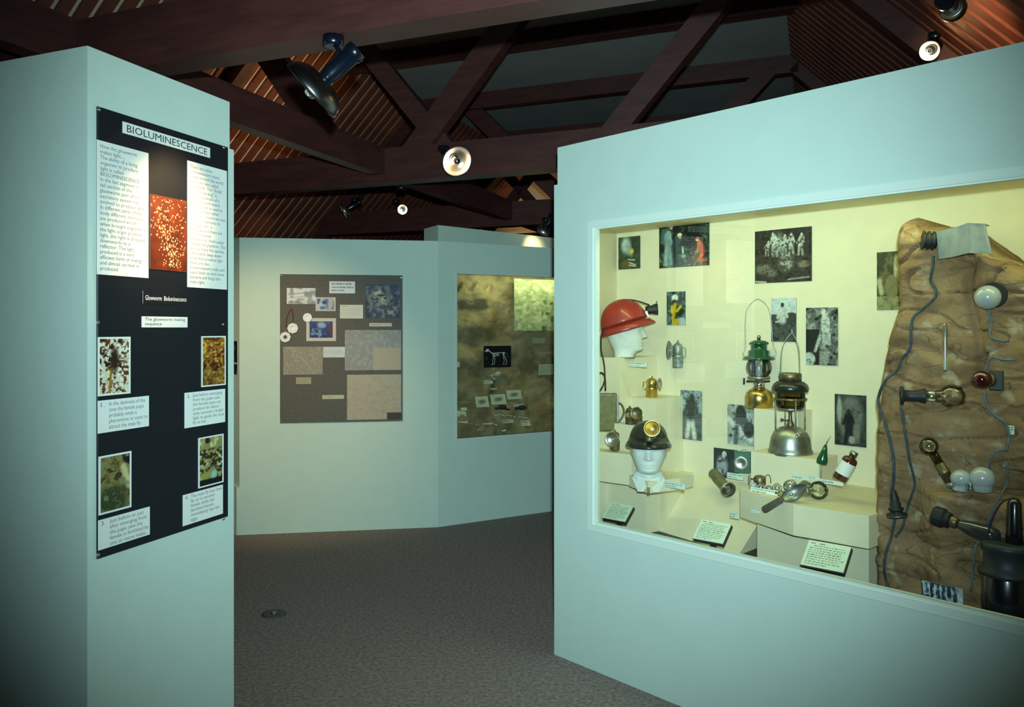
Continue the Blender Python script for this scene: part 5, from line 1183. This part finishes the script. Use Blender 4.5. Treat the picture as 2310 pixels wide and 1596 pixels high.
for (x, y, sd, mat, lab, n) in ((1130, 925, 1, 'dust', 'dark mummified bird remains with a pale tail', 6), (1171, 926, 2, 'dust', 'dark rounded bird skull with a beak on the step', 5), (1127, 941, 3, 'bone', 'pair of white bones in front of the dark remains', 3), (1180, 944, 4, 'bone', 'long white bone at the end of the step', 2), (1060, 962, 5, 'steel', 'row of grey bones on the case floor', 5), (1113, 962, 6, 'steel', 'thin grey bone below the tall drawing card', 2), (1153, 942, 7, 'steel', 'short grey bone beside the white pair', 2)):
    t, k = fos('bone_specimen', lab, 'bones', x, y, .02, BG); R = random.Random(sd); K = KS(k)
    for i in range(n):
        a = R.uniform(-.3, .3); L = R.uniform(8, 15) if n > 2 else 16; cx = (i - (n - 1) / 2) * 6
        p0 = Vector((cx - L / 2, R.uniform(-3, 3), R.uniform(0, 3) + 2)); p1 = p0 + Vector((L * math.cos(a), 2, L * math.sin(a)))
        mb = MB(); mb.tube([K @ p0, K @ (p0.lerp(p1, .15)), K @ (p0.lerp(p1, .85)), K @ p1], [2.6 * k, 1.6 * k, 1.6 * k, 2.6 * k], 8); mb.build('bone', M[mat], t)
    if mat == 'dust':
        mb = MB(); mb.ball((4 if sd == 1 else 6, 0, 6), 6.5, K, 16, 10, (1.4, .9, .9)); mb.build('body', M['dust'], t)
        mb = MB(); mb.lathe([(2.6, 0), (1.6, 8), (.3, 14)], K @ axM((-2, -1, 4), (-1, -.2, -.25)), 10); mb.build('beak', M['dust'], t)

# ------------------------------------------------------------------ ceiling spotlights
WARM = (1.0, 0.66, 0.30)
def spot(label, pos, aim, mount, r, power, lit=True, inner=0.6, cone=60, group='dish spotlights', col=WARM, body_l=.15, dm='dish'):
    """dish spotlight: canopy on the timber, stem, body, reflector dish, crown-silvered bulb"""
    pos = Vector(pos); aim = Vector(aim).normalized(); mount = Vector(mount)
    t = thing('spotlight', label, 'lamp', Matrix.Translation(mount), group)
    c = pos - mount; back = c - aim * (.55 * r); tail = back - aim * body_l
    Ax = axM(back, aim)
    mb = MB(); mb.lathe([(.032, -body_l), (.036, -body_l + .004), (.036, -body_l + .03), (.031, -body_l + .034), (.031, -.03), (.024, 0), (.02, .01)], Ax, 24); mb.build('body', M['spotblue'], t)
    joint = back - aim * (body_l * .55)
    mb = MB(); mb.tube([(0, 0, -.02), joint.lerp(Vector((0, 0, 0)), .5), joint], .009, 10); mb.build('stem', M['spotblue'], t)
    mb = MB(); mb.lathe([(.03, -.035), (.036, -.03), (.036, 0)], None, 20); mb.build('canopy', M['spotblue'], t)
    prof = [(.03, .0)]; n = 9
    for i in range(n + 1):
        q = i / n; prof.append((.03 + (r - .03) * math.sin(q * math.pi / 2) ** .9, .58 * r * (1 - math.cos(q * math.pi / 2)) ** .9))
    inn = [(max(.012, a - .003), b + .002) for a, b in reversed(prof)]
    mb = MB(); mb.lathe(prof + inn, Ax, 40); mb.build('reflector', M[dm], t)
    mb = MB(); mb.ball((0, 0, .52 * r), .24 * r, Ax, 20, 14); b = mb.build('bulb', M['chrome'], t)
    mb = MB(); mb.lathe([(.10 * r, .0), (.14 * r, .3 * r)], Ax, 14); mb.build('bulb_neck', emit_mat('lamp_glow', (1.0, .8, .5), 14 if lit else 0.0), t)
    if lit:
        if inner: add_light('bulb_light', 'POINT', back + aim * (.26 * r) + aim.orthogonal().normalized() * (.24 * r), inner, col, t, shadow_soft_size=.012)
        if power:
            l = add_light('beam_light', 'SPOT', back + aim * (.95 * r), power, col, t, spot_size=math.radians(cone), spot_blend=.9, shadow_soft_size=.04)
            l.rotation_euler = aim.to_track_quat('-Z', 'Y').to_euler()
    return t
pL1 = at(703, 206, 2.62); tgt1 = FL.P(*(lambda q: (q[0], 0, q[1]))(FL.px(378, 500, 0)))
spot('big dish spotlight over the glowworm board', pL1, tgt1 - pL1, at(752, 82, 2.64), .112, 68, True, .10, 44, dm='dishdark')
spot('lit dish spotlight in front of the second truss', at(1031, 364, 4.9), -ray(1031, 364) + Vector((.48, 0, -.42)), at(1000, 330, 5.06), .098, 10, True, 1.2, 70)
spot('dark spotlight seen side-on hanging from the third truss', at(775, 478, 7.7), (-.8, -.25, -.55), at(800, 448, 7.85), .085, 14, True, .3, 70)
spot('distant bright spotlight on the third truss', at(908, 473, 7.6), -ray(908, 473) + Vector((.1, 0, -.05)), at(893, 450, 7.75), .05, 6, True, 5, 70)
spot('bright spotlight above the lamp case wall', at(2097, 115, 4.0), -ray(2097, 115) + Vector((-.25, 0, -.2)), at(2110, 75, 4.1), .05, 16, True, 6, 70)
spot('assumed spotlight washing the battens above the lamp case wall', at(2150, 20, 3.1), at(2215, 88, 3.65) - at(2150, 20, 3.1), at(2140, -30, 3.2), .05, 34, True, .1, 46)  # added lamp, assumed from the warm patch on the right battens
spot('assumed unseen spotlight on the lengthwise beam aimed at the survey board', ab(2.9, -3.02, 2.45), FM.P(.30, 0, 1.15) - ab(2.9, -3.02, 2.45), ab(2.8, -2.90, 2.66), .09, 105, True, .3, 56)  # added lamp hidden behind the left wall, assumed from the warm wash
spot('chrome spotlight behind the middle wall top', at(1228, 520, 6.95), Vector((-.35, .75, -.55)), at(1232, 492, 6.95), .07, 8, True, .3, 70)
spot('unseen spotlight added to light the cream gable at the far end', ab(9.75, -3.5, 2.42), ab(10.6, -3.95, 3.35) - ab(9.75, -3.5, 2.42), ab(9.56, -3.5, 2.54), .07, 22, True, .1, 70)  # added lamp, out of view, only to brighten the far gable
spot('assumed unseen spotlight washing the battens behind the second truss', ab(5.1, -3.2, 2.76), ab(4.95, -4.3, 3.40) - ab(5.1, -3.2, 2.76), ab(5.1, -2.9, 2.62), .06, 26, True, .2, 110, body_l=.1)  # added lamp hidden by the tie beam, assumed from the lit left battens
# small ceiling fittings
t = thing('sprinkler', 'small white sprinkler head under the grey ceiling', 'sprinkler', Matrix.Translation(ab(7.4, -2.6, 3.9) * 0 + at(1387, 225, 8.0)))
zc = ZC - t.location.z
mb = MB(); mb.lathe([(.02, 0), (.04, .012), (.02, .02)], None, 16); mb.build('deflector', M['trim'], t)
mb = MB(); mb.tube([(0, 0, .01), (0, 0, zc)], .01, 8); mb.build('drop_pipe', M['trim'], t)
t = thing('floor_outlet', 'dark round outlet plate set in the carpet', 'floor outlet', Matrix.Translation(at(618, 1387, 1750 * EYE / (1387 - HYP)) * 1))
t.location.z = 0
mb = MB(); mb.lathe([(.062, 0), (.066, .002), (.064, .006), (.03, .009), (.028, .007)], None, 28); mb.build('plate', pm('grey_plastic', (.075, .075, .075), .6), t)
mb = MB(); mb.lathe([(.016, .006), (.016, .011), (.004, .012)], None, 16); mb.build('cap', M['steel'], t)
